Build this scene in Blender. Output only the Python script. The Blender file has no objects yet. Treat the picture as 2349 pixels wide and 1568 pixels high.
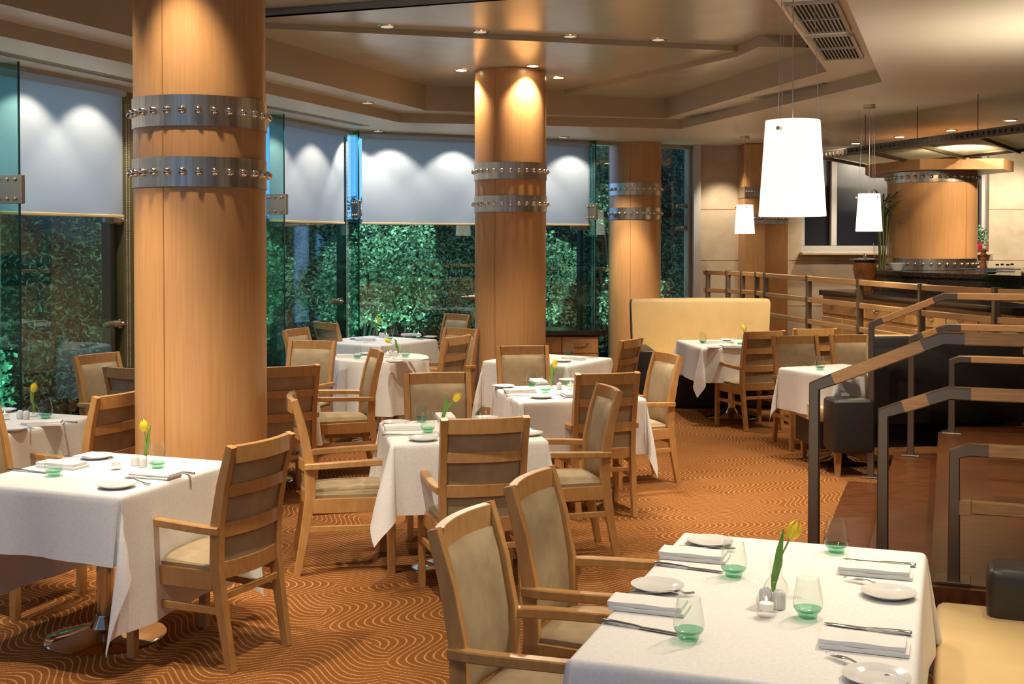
import bpy, bmesh, math, random
from mathutils import Vector, Matrix
from mathutils.geometry import tessellate_polygon
R = math.radians; PI = math.pi
random.seed(7)
S = bpy.context.scene; C = S.collection
# ------------------------------------------------------------------ camera, world, exposure
F = 2750.0; PITCH = R(1.2); CAMH = 1.75; HOR = 553.0
YPP = HOR + F*math.tan(PITCH)
cd = bpy.data.cameras.new('camera'); cam = bpy.data.objects.new('camera', cd); C.objects.link(cam)
cam.location = (0, 0, CAMH); cam.rotation_euler = (PI/2 - PITCH, 0, 0)
cd.sensor_width = 36; cd.lens = F/2349*36; cd.shift_y = -(784 - YPP)/2349; cd.clip_start = .05; cd.clip_end = 200
S.camera = cam
S.view_settings.view_transform = 'Standard'; S.view_settings.look = 'None'; S.view_settings.gamma = 1
S.view_settings.use_curve_mapping = False; S.view_settings.exposure = 0.10
w = bpy.data.worlds.new('dusk_sky'); S.world = w; w.use_nodes = True
bg = w.node_tree.nodes['Background']; bg.inputs[0].default_value = (.20, .38, .80, 1); bg.inputs[1].default_value = 2.2
S.cycles.max_bounces = 9; S.cycles.diffuse_bounces = 3; S.cycles.glossy_bounces = 4; S.cycles.transparent_max_bounces = 24
S.cycles.transmission_bounces = 6; S.cycles.caustics_reflective = False; S.cycles.caustics_refractive = False
S.cycles.sample_clamp_indirect = 4; S.cycles.use_denoising = True

def px(x, y, z):
    """the point at height z that the photograph shows at pixel x, y"""
    a = (x - 1174.5)/F; b = (YPP - y)/F
    d = Vector((a, math.cos(PITCH) + b*math.sin(PITCH), -math.sin(PITCH) + b*math.cos(PITCH)))
    t = (z - CAMH)/d.z
    return Vector((d.x*t, d.y*t, z))
def UV(u, v, z=0): return Vector((u*.9397 + v*.342, -.342*u + .9397*v, z))
GA = R(-20)     # the building's own grid is turned 20 degrees against the view

# ------------------------------------------------------------------ materials
def mat(name, col, rough=.5, metal=0, spec=.5, **k):
    m = bpy.data.materials.new(name); m.use_nodes = True
    b = m.node_tree.nodes['Principled BSDF']
    b.inputs['Base Color'].default_value = (*col, 1); b.inputs['Roughness'].default_value = rough
    b.inputs['Metallic'].default_value = metal; b.inputs['Specular IOR Level'].default_value = spec
    for kk, v in k.items(): b.inputs[kk.replace('_', ' ')].default_value = v
    return m
def nd(m, t, **k):
    n = m.node_tree.nodes.new(t)
    for a, v in k.items(): setattr(n, a, v)
    return n
def ln(m, a, b): m.node_tree.links.new(a, b)
def grain(m, c1, c2, scale=(30, 30, 2), nscale=4, detail=6, bump=0, coord='Object', dist=.4):
    b = m.node_tree.nodes['Principled BSDF']
    tc = nd(m, 'ShaderNodeTexCoord'); mp = nd(m, 'ShaderNodeMapping'); mp.inputs['Scale'].default_value = scale
    no = nd(m, 'ShaderNodeTexNoise'); no.inputs['Scale'].default_value = nscale; no.inputs['Detail'].default_value = detail
    no.inputs['Distortion'].default_value = dist
    cr = nd(m, 'ShaderNodeValToRGB'); cr.color_ramp.elements[0].color = (*c1, 1); cr.color_ramp.elements[1].color = (*c2, 1)
    cr.color_ramp.elements[0].position = .32; cr.color_ramp.elements[1].position = .68
    ln(m, tc.outputs[coord], mp.inputs[0]); ln(m, mp.outputs[0], no.inputs['Vector']); ln(m, no.outputs['Fac'], cr.inputs[0]); ln(m, cr.outputs[0], b.inputs['Base Color'])
    if bump:
        bu = nd(m, 'ShaderNodeBump'); bu.inputs['Strength'].default_value = bump; bu.inputs['Distance'].default_value = .004
        ln(m, no.outputs['Fac'], bu.inputs['Height']); ln(m, bu.outputs[0], b.inputs['Normal'])
    return m
def thin_glass(name, tint, refl=.07, rough=.0, edge=1.0, gcol=(1, 1, 1), p=3.5):
    m = bpy.data.materials.new(name); m.use_nodes = True; nt = m.node_tree
    for n in list(nt.nodes): nt.nodes.remove(n)
    o = nd(m, 'ShaderNodeOutputMaterial'); mx = nd(m, 'ShaderNodeMixShader')
    t = nd(m, 'ShaderNodeBsdfTransparent'); t.inputs[0].default_value = (*tint, 1)
    g = nd(m, 'ShaderNodeBsdfGlossy'); g.inputs['Roughness'].default_value = rough; g.inputs[0].default_value = (*gcol, 1)
    lw = nd(m, 'ShaderNodeLayerWeight'); lw.inputs[0].default_value = .5
    pw = nd(m, 'ShaderNodeMath', operation='POWER'); pw.inputs[1].default_value = p
    ma = nd(m, 'ShaderNodeMath', operation='MULTIPLY_ADD'); ma.inputs[1].default_value = edge; ma.inputs[2].default_value = refl; ma.use_clamp = True
    ln(m, lw.outputs['Facing'], pw.inputs[0]); ln(m, pw.outputs[0], ma.inputs[0]); ln(m, ma.outputs[0], mx.inputs[0])
    ln(m, t.outputs[0], mx.inputs[1]); ln(m, g.outputs[0], mx.inputs[2]); ln(m, mx.outputs[0], o.inputs[0])
    return m
def emit(name, col, s):
    m = mat(name, col, .5); b = m.node_tree.nodes['Principled BSDF']
    b.inputs['Emission Color'].default_value = (*col, 1); b.inputs['Emission Strength'].default_value = s
    return m

M = {}
M['wood'] = grain(mat('beech_wood', (.6, .34, .14), .38), (.50, .25, .088), (.60, .325, .125), (9, 9, 1.2), 5, 5)
M['chairwood'] = grain(mat('honey_beech', (.6, .34, .14), .36), (.455, .225, .073), (.55, .30, .105), (6, 6, 2), 5, 4)
M['railwood'] = grain(mat('oak_rail', (.6, .34, .14), .4), (.46, .24, .09), (.60, .34, .14), (4, 60, 60), 2, 4)
M['veneer'] = grain(mat('column_veneer', (.6, .34, .14), .3), (.53, .262, .098), (.605, .315, .125), (26, 26, .9), 3, 6)
M['darkwood'] = grain(mat('dark_plank', (.2, .08, .03), .3, spec=.35), (.065, .023, .009), (.17, .06, .021), (2.5, 26, 2), 3, 5)
M['brownwood'] = grain(mat('brown_panel', (.3, .14, .05), .4), (.33, .15, .048), (.40, .19, .065), (9, 9, 1), 4, 4)
M['suede'] = grain(mat('olive_suede', (.27, .2, .12), .85, spec=.2), (.31, .228, .132), (.44, .338, .212), (1, 1, 1), 7, 5, bump=.15)
M['cloth'] = grain(mat('white_linen', (.86, .84, .8), .85, spec=.2), (.84, .82, .785), (.90, .885, .855), (1, 1, 1), 90, 2, bump=.08)
M['napkin'] = mat('napkin_linen', (.86, .85, .82), .85, spec=.2)
M['china'] = mat('white_china', (.80, .79, .76), .12)
M['steel'] = mat('polished_steel', (.62, .6, .57), .14, 1)
M['chrome'] = mat('chrome', (.78, .77, .75), .06, 1)
M['brushed'] = grain(mat('brushed_steel', (.60, .50, .38), .30, 1), (.50, .42, .32), (.72, .62, .49), (14, 14, .3), 3, 3)
M['railmetal'] = mat('railing_metal', (.23, .175, .125), .38, .85)
M['bronze'] = mat('fitting_bronze', (.52, .42, .31), .36, 1)
M['blackframe'] = mat('black_frame', (.012, .012, .012), .4)
M['oliveframe'] = mat('olive_frame', (.13, .105, .035), .4)
M['greyframe'] = mat('grey_frame', (.55, .53, .50), .45)
M['stud'] = mat('stud_steel', (.8, .76, .7), .12, 1)
M['ceil'] = grain(mat('ceiling_paint', (.54, .45, .33), .22, spec=.5), (.53, .495, .39), (.57, .535, .425), (1, 1, 1), 3, 2)
M['ceil2'] = mat('soffit_paint', (.76, .70, .575), .4)
M['ceil3'] = mat('riser_brown', (.43, .36, .255), .5)  # risers, fascia and trims: darker, browner than the flat ceiling
M['stone'] = grain(mat('limestone', (.6, .5, .37), .5), (.52, .415, .285), (.63, .525, .385), (1, 1, 1), 5, 8)
M['leather'] = mat('black_leather', (.018, .015, .013), .42, spec=.6)
M['cream'] = grain(mat('cream_leather', (.74, .52, .24), .42), (.70, .49, .22), (.76, .55, .27), (1, 1, 1), 4, 3)
M['granite'] = grain(mat('black_granite', (.02, .015, .012), .12), (.006, .005, .005), (.05, .032, .024), (1, 1, 1), 90, 3)
M['grill'] = mat('vent_aluminium', (.55, .5, .42), .4, .6)
M['dark'] = mat('dark_void', (.015, .012, .01), .8)
M['tulip'] = mat('tulip_yellow', (.95, .70, .03), .5)
M['leafgreen'] = mat('tulip_leaf', (.16, .34, .035), .45)
M['stem'] = mat('tulip_stem', (.30, .40, .08), .5)
M['wax'] = emit('candle_wax', (.9, .82, .68), .25)
M['flame'] = emit('candle_flame', (1, .75, .35), 14)
M['glass'] = thin_glass('drinking_glass', (.955, .976, .963), .015, .0, .55, p=3.2)
M['greenglass'] = thin_glass('green_glass_base', (.56, .80, .68), .04, .0, .6, p=4)
M['clearglass'] = thin_glass('clear_glass', (.965, .97, .965), .02, .0, .8, p=4.5)
M['pane'] = thin_glass('window_glass', (.80, .93, .92), .085, .0, .55)
M['fin'] = thin_glass('fin_glass', (.60, .84, .82), .05, .0, .3)
M['finedge'] = mat('glass_edge_green', (.005, .05, .045), .15)
M['canopyglass'] = None
M['shade'] = emit('lamp_shade_glass', (1, .925, .75), 1.12); M['shade'].node_tree.nodes['Principled BSDF'].inputs['Base Color'].default_value = (.5, .47, .42, 1)
M['lens'] = emit('downlight_lens', (1, .86, .62), 26)
M['lensdim'] = emit('downlight_reflector', (1, .88, .7), .4)
M['night'] = mat('night_pane', (.012, .014, .024), .28, spec=.5)
M['copper'] = grain(mat('brown_glaze', (.2, .07, .02), .2), (.10, .03, .008), (.26, .10, .025), (1, 1, 1), 6, 3)
M['redpot'] = mat('red_pot', (.5, .03, .05), .4)
M['mill'] = mat('mill_wood', (.33, .12, .04), .3)
M['bottlegreen'] = mat('bottle_green', (.01, .09, .03), .1)
M['bottledark'] = mat('bottle_dark', (.02, .018, .015), .1)
M['bamboo'] = mat('bamboo_green', (.13, .14, .04), .5)
M['foliage_dark'] = mat('palm_leaf', (.05, .10, .03), .5)
def leafmat(name, a, b):
    m = mat(name, a, .5, spec=.35); n = m.node_tree.nodes['Principled BSDF']
    oi = nd(m, 'ShaderNodeNewGeometry'); cr = nd(m, 'ShaderNodeValToRGB')
    cr.color_ramp.elements[0].color = (*a, 1); cr.color_ramp.elements[1].color = (*b, 1)
    ln(m, oi.outputs['Random Per Island'], cr.inputs[0]); ln(m, cr.outputs[0], n.inputs['Base Color'])
    return m
M['hedge'] = leafmat('conifer_leaves', (.022, .060, .038), (.085, .19, .10))
M['shrub'] = leafmat('broad_leaves', (.05, .14, .075), (.20, .38, .20))
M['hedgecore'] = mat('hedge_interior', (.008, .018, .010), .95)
M['grass'] = leafmat('grass_blades', (.03, .14, .07), (.08, .30, .15))
M['soil'] = mat('garden_soil', (.02, .018, .012), .9)
def blindmat():
    m = bpy.data.materials.new('blind_fabric'); m.use_nodes = True; nt = m.node_tree
    for n in list(nt.nodes): nt.nodes.remove(n)
    o = nd(m, 'ShaderNodeOutputMaterial'); mx = nd(m, 'ShaderNodeMixShader'); mx.inputs[0].default_value = .62
    a = nd(m, 'ShaderNodeBsdfDiffuse'); a.inputs[0].default_value = (.78, .76, .72, 1)
    b = nd(m, 'ShaderNodeBsdfTranslucent'); b.inputs[0].default_value = (.80, .86, .92, 1)
    ln(m, a.outputs[0], mx.inputs[1]); ln(m, b.outputs[0], mx.inputs[2]); ln(m, mx.outputs[0], o.inputs[0])
    return m
M['blind'] = blindmat()
def frosted():
    m = bpy.data.materials.new('frosted_canopy_glass'); m.use_nodes = True; nt = m.node_tree
    for n in list(nt.nodes): nt.nodes.remove(n)
    o = nd(m, 'ShaderNodeOutputMaterial'); mx = nd(m, 'ShaderNodeMixShader'); mx.inputs[0].default_value = .45; m2 = nd(m, 'ShaderNodeMixShader'); m2.inputs[0].default_value = .10
    a = nd(m, 'ShaderNodeBsdfTransparent'); a.inputs[0].default_value = (.80, .77, .66, 1); b = nd(m, 'ShaderNodeBsdfTranslucent'); b.inputs[0].default_value = (.72, .66, .50, 1)
    g = nd(m, 'ShaderNodeBsdfGlossy'); g.inputs['Roughness'].default_value = .12
    ln(m, a.outputs[0], mx.inputs[1]); ln(m, b.outputs[0], mx.inputs[2]); ln(m, mx.outputs[0], m2.inputs[1]); ln(m, g.outputs[0], m2.inputs[2]); ln(m, m2.outputs[0], o.inputs[0])
    return m
M['canopyglass'] = frosted(); M['beam'] = mat('dark_beam_metal', (.10, .08, .055), .4, .7)
def carpetmat():
    m = mat('wave_carpet', (.4, .13, .02), .95, spec=.1); b = m.node_tree.nodes['Principled BSDF']
    tc = nd(m, 'ShaderNodeTexCoord')
    wn = nd(m, 'ShaderNodeTexNoise'); wn.inputs['Scale'].default_value = 1.5; wn.inputs['Detail'].default_value = 0
    sb = nd(m, 'ShaderNodeVectorMath', operation='SUBTRACT'); sb.inputs[1].default_value = (.5, .5, .5)
    sc = nd(m, 'ShaderNodeVectorMath', operation='SCALE'); sc.inputs['Scale'].default_value = .55
    ad = nd(m, 'ShaderNodeVectorMath', operation='ADD')
    ln(m, tc.outputs['Object'], wn.inputs['Vector']); ln(m, wn.outputs['Color'], sb.inputs[0]); ln(m, sb.outputs[0], sc.inputs[0])
    ln(m, tc.outputs['Object'], ad.inputs[0]); ln(m, sc.outputs[0], ad.inputs[1])
    vo = nd(m, 'ShaderNodeTexVoronoi'); vo.voronoi_dimensions = '2D'; vo.inputs['Scale'].default_value = .95
    ln(m, ad.outputs[0], vo.inputs['Vector'])
    sep = nd(m, 'ShaderNodeSeparateColor'); ln(m, vo.outputs['Color'], sep.inputs[0])
    # every cell of the pattern has its own stripe direction
    an = nd(m, 'ShaderNodeMath', operation='MULTIPLY'); an.inputs[1].default_value = 2.6
    ln(m, sep.outputs[0], an.inputs[0])
    rt = nd(m, 'ShaderNodeVectorRotate'); rt.rotation_type = 'Z_AXIS'
    ln(m, tc.outputs['Object'], rt.inputs['Vector']); ln(m, an.outputs[0], rt.inputs['Angle'])
    sx = nd(m, 'ShaderNodeSeparateXYZ'); ln(m, rt.outputs[0], sx.inputs[0])
    w1 = nd(m, 'ShaderNodeMath', operation='MULTIPLY'); w1.inputs[1].default_value = 11.5; ln(m, sx.outputs[0], w1.inputs[0])
    s1 = nd(m, 'ShaderNodeMath', operation='SINE'); ln(m, w1.outputs[0], s1.inputs[0])
    y1 = nd(m, 'ShaderNodeMath', operation='MULTIPLY_ADD'); y1.inputs[1].default_value = .098
    ln(m, s1.outputs[0], y1.inputs[0]); ln(m, sx.outputs[1], y1.inputs[2])
    fq = nd(m, 'ShaderNodeMath', operation='MULTIPLY'); fq.inputs[1].default_value = 2*PI/.040; ln(m, y1.outputs[0], fq.inputs[0])
    sn = nd(m, 'ShaderNodeMath', operation='SINE'); ln(m, fq.outputs[0], sn.inputs[0])
    cr = nd(m, 'ShaderNodeValToRGB'); e = cr.color_ramp.elements
    e[0].position = .66; e[0].color = (0, 0, 0, 1); e[1].position = .94; e[1].color = (1, 1, 1, 1)
    ln(m, sn.outputs[0], cr.inputs[0])
    fn = nd(m, 'ShaderNodeTexNoise'); fn.inputs['Scale'].default_value = 170; fn.inputs['Detail'].default_value = 2
    ln(m, tc.outputs['Object'], fn.inputs['Vector'])
    br = nd(m, 'ShaderNodeMapRange'); br.inputs[1].default_value = .35; br.inputs[2].default_value = .55
    ln(m, fn.outputs['Fac'], br.inputs[0])
    mu = nd(m, 'ShaderNodeMath', operation='MULTIPLY'); ln(m, cr.outputs[0], mu.inputs[0]); ln(m, br.outputs[0], mu.inputs[1])
    bc = nd(m, 'ShaderNodeMixRGB'); bc.inputs[1].default_value = (.160, .054, .0105, 1); bc.inputs[2].default_value = (.255, .092, .021, 1)
    ln(m, fn.outputs['Fac'], bc.inputs[0])
    mx = nd(m, 'ShaderNodeMixRGB'); mx.inputs[2].default_value = (.70, .43, .21, 1)
    m2 = nd(m, 'ShaderNodeMath', operation='MULTIPLY'); m2.inputs[1].default_value = .62; ln(m, mu.outputs[0], m2.inputs[0])
    ln(m, bc.outputs[0], mx.inputs[1]); ln(m, m2.outputs[0], mx.inputs[0]); ln(m, mx.outputs[0], b.inputs['Base Color'])
    return m
M['carpet'] = carpetmat()
def plankmat():
    m = mat('plank_floor', (.2, .08, .03), .28, spec=.35); b = m.node_tree.nodes['Principled BSDF']
    tc = nd(m, 'ShaderNodeTexCoord'); mp = nd(m, 'ShaderNodeMapping'); mp.inputs['Rotation'].default_value = (0, 0, R(20))
    bk = nd(m, 'ShaderNodeTexBrick'); bk.inputs['Scale'].default_value = 1; bk.inputs['Brick Width'].default_value = 1.3; bk.inputs['Row Height'].default_value = .085
    bk.inputs['Mortar Size'].default_value = .0018; bk.inputs['Color1'].default_value = (.20, .072, .024, 1); bk.inputs['Color2'].default_value = (.11, .037, .013, 1); bk.inputs['Mortar'].default_value = (.02, .008, .004, 1)
    no = nd(m, 'ShaderNodeTexNoise'); no.inputs['Scale'].default_value = 6; no.inputs['Detail'].default_value = 6
    mx = nd(m, 'ShaderNodeMixRGB', blend_type='MULTIPLY'); mx.inputs[0].default_value = .5
    ln(m, tc.outputs['Object'], mp.inputs[0]); ln(m, mp.outputs[0], bk.inputs['Vector']); ln(m, mp.outputs[0], no.inputs['Vector'])
    ln(m, bk.outputs[0], mx.inputs[1]); ln(m, no.outputs['Color'], mx.inputs[2]); ln(m, mx.outputs[0], b.inputs['Base Color'])
    return m
M['planks'] = plankmat()

# ------------------------------------------------------------------ mesh helpers
def V(*a): return Vector(a)
class MB:
    def __init__(s): s.bm = bmesh.new()
    def face(s, pts):
        return s.bm.faces.new([s.bm.verts.new(p) for p in pts])
    def box(s, c, size, bev=0, rz=0, mtx=None, seg=1):
        b = bmesh.new(); bmesh.ops.create_cube(b, size=1)
        bmesh.ops.scale(b, vec=size, verts=b.verts)
        if bev: bmesh.ops.bevel(b, geom=list(b.edges), offset=bev, segments=seg, affect='EDGES', profile=.6)
        m = Matrix.Translation(c) @ (mtx if mtx else Matrix.Rotation(rz, 4, 'Z'))
        bmesh.ops.transform(b, matrix=m, verts=b.verts); s._merge(b); return s
    def _merge(s, b):
        vm = {}
        for v in b.verts: vm[v] = s.bm.verts.new(v.co)
        for f in b.faces:
            try: s.bm.faces.new([vm[v] for v in f.verts])
            except ValueError: pass
        b.free()
    def ring_sweep(s, rings, closed=False, caps=True):
        vr = [[s.bm.verts.new(p) for p in r] for r in rings]
        n = len(vr[0])
        for i in range(len(vr) - (0 if closed else 1)):
            a, b = vr[i], vr[(i+1) % len(vr)]
            for j in range(n):
                s.bm.faces.new((a[j], a[(j+1) % n], b[(j+1) % n], b[j]))
        if caps and not closed:
            s.bm.faces.new(list(reversed(vr[0]))); s.bm.faces.new(vr[-1])
    def sweep(s, pts, w, h, up=(0, 0, 1), ch=.2):
        """bar of chamfered rectangular section along pts; w across, h along up"""
        pts = [Vector(p) for p in pts]; up = Vector(up); rings = []
        n = len(pts)
        for i, p in enumerate(pts):
            t0 = (pts[i] - pts[i-1]).normalized() if i else (pts[1] - pts[0]).normalized()
            t1 = (pts[i+1] - pts[i]).normalized() if i < n-1 else t0
            t = (t0 + t1).normalized(); k = 1/max(.5, t.dot(t1))
            sd = t.cross(up).normalized(); u2 = sd.cross(t).normalized()
            ww = (w[i] if isinstance(w, (list, tuple)) else w)/2; hh = (h[i] if isinstance(h, (list, tuple)) else h)/2*k
            c = min(ww, hh)*ch
            rings.append([p + sd*a + u2*b for a, b in ((-ww+c, -hh), (ww-c, -hh), (ww, -hh+c), (ww, hh-c), (ww-c, hh), (-ww+c, hh), (-ww, hh-c), (-ww, -hh+c))])
        s.ring_sweep(rings); return s
    def tube(s, pts, r, n=8):
        pts = [Vector(p) for p in pts]; rings = []; pu = None
        for i, p in enumerate(pts):
            a = pts[max(i-1, 0)]; b = pts[min(i+1, len(pts)-1)]; t = (b - a).normalized()
            u = (pu if pu else (V(0, 0, 1) if abs(t.z) < .9 else V(0, 1, 0)))
            sd = t.cross(u).normalized(); pu = sd.cross(t).normalized()
            rr = r[i] if isinstance(r, (list, tuple)) else r
            rings.append([p + sd*rr*math.cos(2*PI*k/n) + pu*rr*math.sin(2*PI*k/n) for k in range(n)])
        s.ring_sweep(rings); return s
    def lathe(s, prof, n=32, c=(0, 0, 0), close=False, fn=None):
        c = Vector(c); vr = []
        for r, z in prof:
            if r < 1e-6: vr.append([s.bm.verts.new(c + V(0, 0, z))]*n)
            else:
                row = []
                for k in range(n):
                    a = 2*PI*k/n; q = V(r*math.cos(a), r*math.sin(a), z)
                    row.append(s.bm.verts.new(c + (fn(q, a) if fn else q)))
                vr.append(row)
        for i in range(len(vr)-1):
            a, b = vr[i], vr[i+1]
            for k in range(n):
                q = [a[k], a[(k+1) % n], b[(k+1) % n], b[k]]
                u = []
                for v in q:
                    if v not in u: u.append(v)
                if len(u) > 2: s.bm.faces.new(u)
        return s
    def prism(s, poly, z0, z1, holes=()):
        """a polygon (XY points) raised from z0 to z1"""
        loops = [[V(p[0], p[1], 0) for p in poly]] + [[V(p[0], p[1], 0) for p in h] for h in holes]
        tri = tessellate_polygon(loops); flat = [p for l in loops for p in l]
        lo = [s.bm.verts.new((p.x, p.y, z0)) for p in flat]; hi = [s.bm.verts.new((p.x, p.y, z1)) for p in flat]
        for t in tri:
            s.bm.faces.new([lo[i] for i in t]); s.bm.faces.new([hi[i] for i in t])
        o = 0
        for l in loops:
            for i in range(len(l)):
                j = (i+1) % len(l)
                s.bm.faces.new((lo[o+i], lo[o+j], hi[o+j], hi[o+i]))
            o += len(l)
        return s
    def flat(s, poly, z, holes=()):
        loops = [[V(p[0], p[1], 0) for p in poly]] + [[V(p[0], p[1], 0) for p in h] for h in holes]
        flat = [p for l in loops for p in l]; vs = [s.bm.verts.new((p.x, p.y, z)) for p in flat]
        for t in tessellate_polygon(loops): s.bm.faces.new([vs[i] for i in t])
        return s
    def fence(s, pts, z0, z1, closed=False):
        n = len(pts)
        for i in range(n if closed else n-1):
            a, b = pts[i], pts[(i+1) % n]
            s.face(((a[0], a[1], z0), (b[0], b[1], z0), (b[0], b[1], z1), (a[0], a[1], z1)))
        return s
    def sphere(s, c, r, sc=(1, 1, 1), u=10, v=6):
        b = bmesh.new(); bmesh.ops.create_uvsphere(b, u_segments=u, v_segments=v, radius=r)
        bmesh.ops.scale(b, vec=sc, verts=b.verts); bmesh.ops.translate(b, vec=c, verts=b.verts); s._merge(b); return s
    def build(s, name, m, parent=None, smooth=35, loc=None, rz=0):
        bmesh.ops.recalc_face_normals(s.bm, faces=s.bm.faces)
        me = bpy.data.meshes.new(name); s.bm.to_mesh(me); s.bm.free()
        me.materials.append(M[m] if isinstance(m, str) else m)
        if smooth:
            for p in me.polygons: p.use_smooth = True
            me.set_sharp_from_angle(angle=R(smooth))
        o = bpy.data.objects.new(name, me); C.objects.link(o)
        if parent: o.parent = parent
        if loc is not None: o.location = loc; o.rotation_euler = (0, 0, rz)
        return o
def tag(o, label=None, cat=None, group=None, kind=None):
    if label: o['label'] = label
    if cat: o['category'] = cat
    if group: o['group'] = group
    if kind: o['kind'] = kind
    return o
def empty(name, loc=(0, 0, 0), rz=0, **k):
    o = bpy.data.objects.new(name, None); C.objects.link(o); o.empty_display_size = .1
    o.location = loc; o.rotation_euler = (0, 0, rz); tag(o, **k); return o
def copy_tree(o, parent=None):
    c = o.copy(); C.objects.link(c)
    if parent: c.parent = parent
    for ch in list(o.children):
        if ch.type != 'LIGHT': copy_tree(ch, c)
    return c
_proto = {}
def inst(key, maker, loc, rz, label, group=None):
    """the first of a kind is the built one, every later one a copy with copies of its parts"""
    if key not in _proto: o = _proto[key] = maker()
    else:
        o = copy_tree(_proto[key])
    o.location = loc; o.rotation_euler = (0, 0, rz); o['label'] = label
    if group: o['group'] = group
    return o
def spot(name, loc, tgt, power, ang, blend=.6, col=(1, .84, .63), size=.04, parent=None):
    l = bpy.data.lights.new(name, 'SPOT'); l.energy = power; l.spot_size = R(ang); l.spot_blend = blend; l.color = col; l.shadow_soft_size = size
    o = bpy.data.objects.new(name, l); C.objects.link(o)
    d = Vector(tgt) - Vector(loc); q = d.to_track_quat('-Z', 'Y')
    if parent: o.parent = parent; o.location = Vector(loc) - parent.location
    else: o.location = loc
    o.rotation_euler = q.to_euler(); return o
def point(name, loc, power, col, size=.1, parent=None):
    l = bpy.data.lights.new(name, 'POINT'); l.energy = power; l.color = col; l.shadow_soft_size = size
    o = bpy.data.objects.new(name, l); C.objects.link(o); o.location = loc
    if parent: o.parent = parent
    return o

# ------------------------------------------------------------------ setting: floor, platform, ceiling, walls
ZS, ZS2, ZC = 3.0, 3.10, 3.36
fac1a, fac1b = UV(-6.187, -3.4), UV(-6.41, 12.18)
fac2b = V(.97, 15.02, 0); fac3b = V(2.36, 15.85, 0)
UP = [UV(-.06, 5.16), UV(-.06, 9.27), V(3.35, 9.0, 0), V(4.1, 9.0, 0), V(3.86, 9.35, 0), V(3.60, 10.35, 0), V(3.42, 11.55, 0), V(3.22, 12.75, 0), V(3.02, 13.95, 0), V(2.97, 14.3, 0), V(2.87, 14.7, 0), V(2.72, 14.95, 0), V(2.46, 15.25, 0), V(2.46, 15.8, 0), V(9.0, 15.8, 0), V(9.0, 2.4, 0)]
fl = MB(); fl.prism([UV(-6.6, -3.5), fac1b + V(-.2, .2, 0), fac2b + V(-.05, .2, 0), fac3b + V(0, .2, 0), V(9.2, 16.1, 0), V(9.2, -5, 0)], -.12, 0); floor = fl.build('floor', 'carpet', smooth=0); tag(floor, kind='structure')
pf = empty('platform_floor', kind='structure')
b = MB(); b.prism(UP, .03, .356); b.build('platform_deck', 'planks', pf, 0)
ST = .178
b = MB(); b.prism([UV(-.37, 5.10), UV(-.37, 9.30), UV(-.062, 9.30), UV(-.062, 5.10)], 0, ST); b.build('stair_step', 'darkwood', pf, 0)
b = MB(); b.prism([UV(-.675, 4.9), UV(-.675, 9.0), UV(-.372, 9.0), UV(-.372, 4.9)], 0, .006); b.build('floor_strip', 'darkwood', pf, 0)
b = MB(); b.prism([UV(-.055, 5.165), UV(-.055, 9.27), UV(.24, 9.27), UV(.24, 5.165)], .356, .359); b.build('border_strip', 'darkwood', pf, 0)
b = MB(); b.prism([UV(-.06, 5.12), UV(-.06, 5.158), UV(4, 5.158), UV(4, 5.12)], 0, .352); b.build('platform_fascia', 'darkwood', pf, 0)

# ceiling: outer soffit, two steps, raised panels
T1 = [UV(-5.44, -3.4), UV(-5.44, 11.5), UV(-2.8, 13.2), UV(-.50, 9.87), UV(-.52, -3.4)]
T2 = [UV(-5.08, -3.4), UV(-5.08, 11.36), UV(-2.93, 12.98), UV(-.92, 9.85), UV(-.93, -3.4)]
ce = empty('ceiling', kind='structure')
outer = [UV(-6.7, -3.5), fac1b + V(-.5, .5, 0), fac2b + V(0, .6, 0), V(2.3, 16.3, 0), V(9.3, 16.3, 0), V(9.3, -6.5, 0)]
b = MB(); b.flat(outer, ZS, [T1]); b.build('outer_soffit', 'ceil2', ce, 0)
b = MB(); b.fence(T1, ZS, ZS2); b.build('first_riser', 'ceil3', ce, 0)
b = MB(); b.flat(T1, ZS2, [[p*1 for p in T2[:1]] + T2[1:]]) if False else None
ring = MB()
for i in range(4):
    ring.face([(T1[i].x, T1[i].y, ZS2), (T1[i+1].x, T1[i+1].y, ZS2), (T2[i+1].x, T2[i+1].y, ZS2), (T2[i].x, T2[i].y, ZS2)])
ring.build('inner_soffit', 'ceil2', ce, 0)
b.bm.free() if b else None
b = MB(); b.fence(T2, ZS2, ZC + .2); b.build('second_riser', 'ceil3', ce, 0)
# raised panel (near), wedge (round the second column), far triangle
L1a, L1b = px(608, 65, ZC), px(1690, 117, ZC); L1a = L1a + (L1a - L1b).normalized()*.4
tip = L1b
L2 = px(1290, 208, ZC); L2 = tip + (L2 - tip)*1.06
N1, N2 = UV(-5.3, 7.76), UV(-.7, 7.76)
b = MB(); b.flat([UV(-5.2, 7.6), T2[1] + V(-.3, .3, 0), T2[2] + V(0, .3, 0), L2, tip, L1a], ZC); b.build('wedge_panel', 'ceil', ce, 0)
e1 = px(1742, 107, ZC - .05); e2 = px(1850, 109, ZC - .05)
b = MB(); b.flat([L2, tip, e1, e2, T2[3] + V(.2, .1, 0), T2[2] + V(.3, .3, 0)], ZC - .05); b.build('far_panel', 'ceil', ce, 0)
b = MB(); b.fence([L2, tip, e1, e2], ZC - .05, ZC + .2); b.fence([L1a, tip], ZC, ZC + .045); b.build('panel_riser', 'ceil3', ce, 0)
b = MB(); b.flat([N1, L1a, tip, e1, e2, N2], ZC + .045); b.build('raised_panel', 'ceil', ce, 0)
b = MB(); b.flat([UV(-5.4, -3.4), N1, N2, UV(-.7, -3.4)], ZC + .10); b.fence([N1, N2], ZC + .045, ZC + .10); b.build('near_panel', 'ceil', ce, 0)
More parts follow.
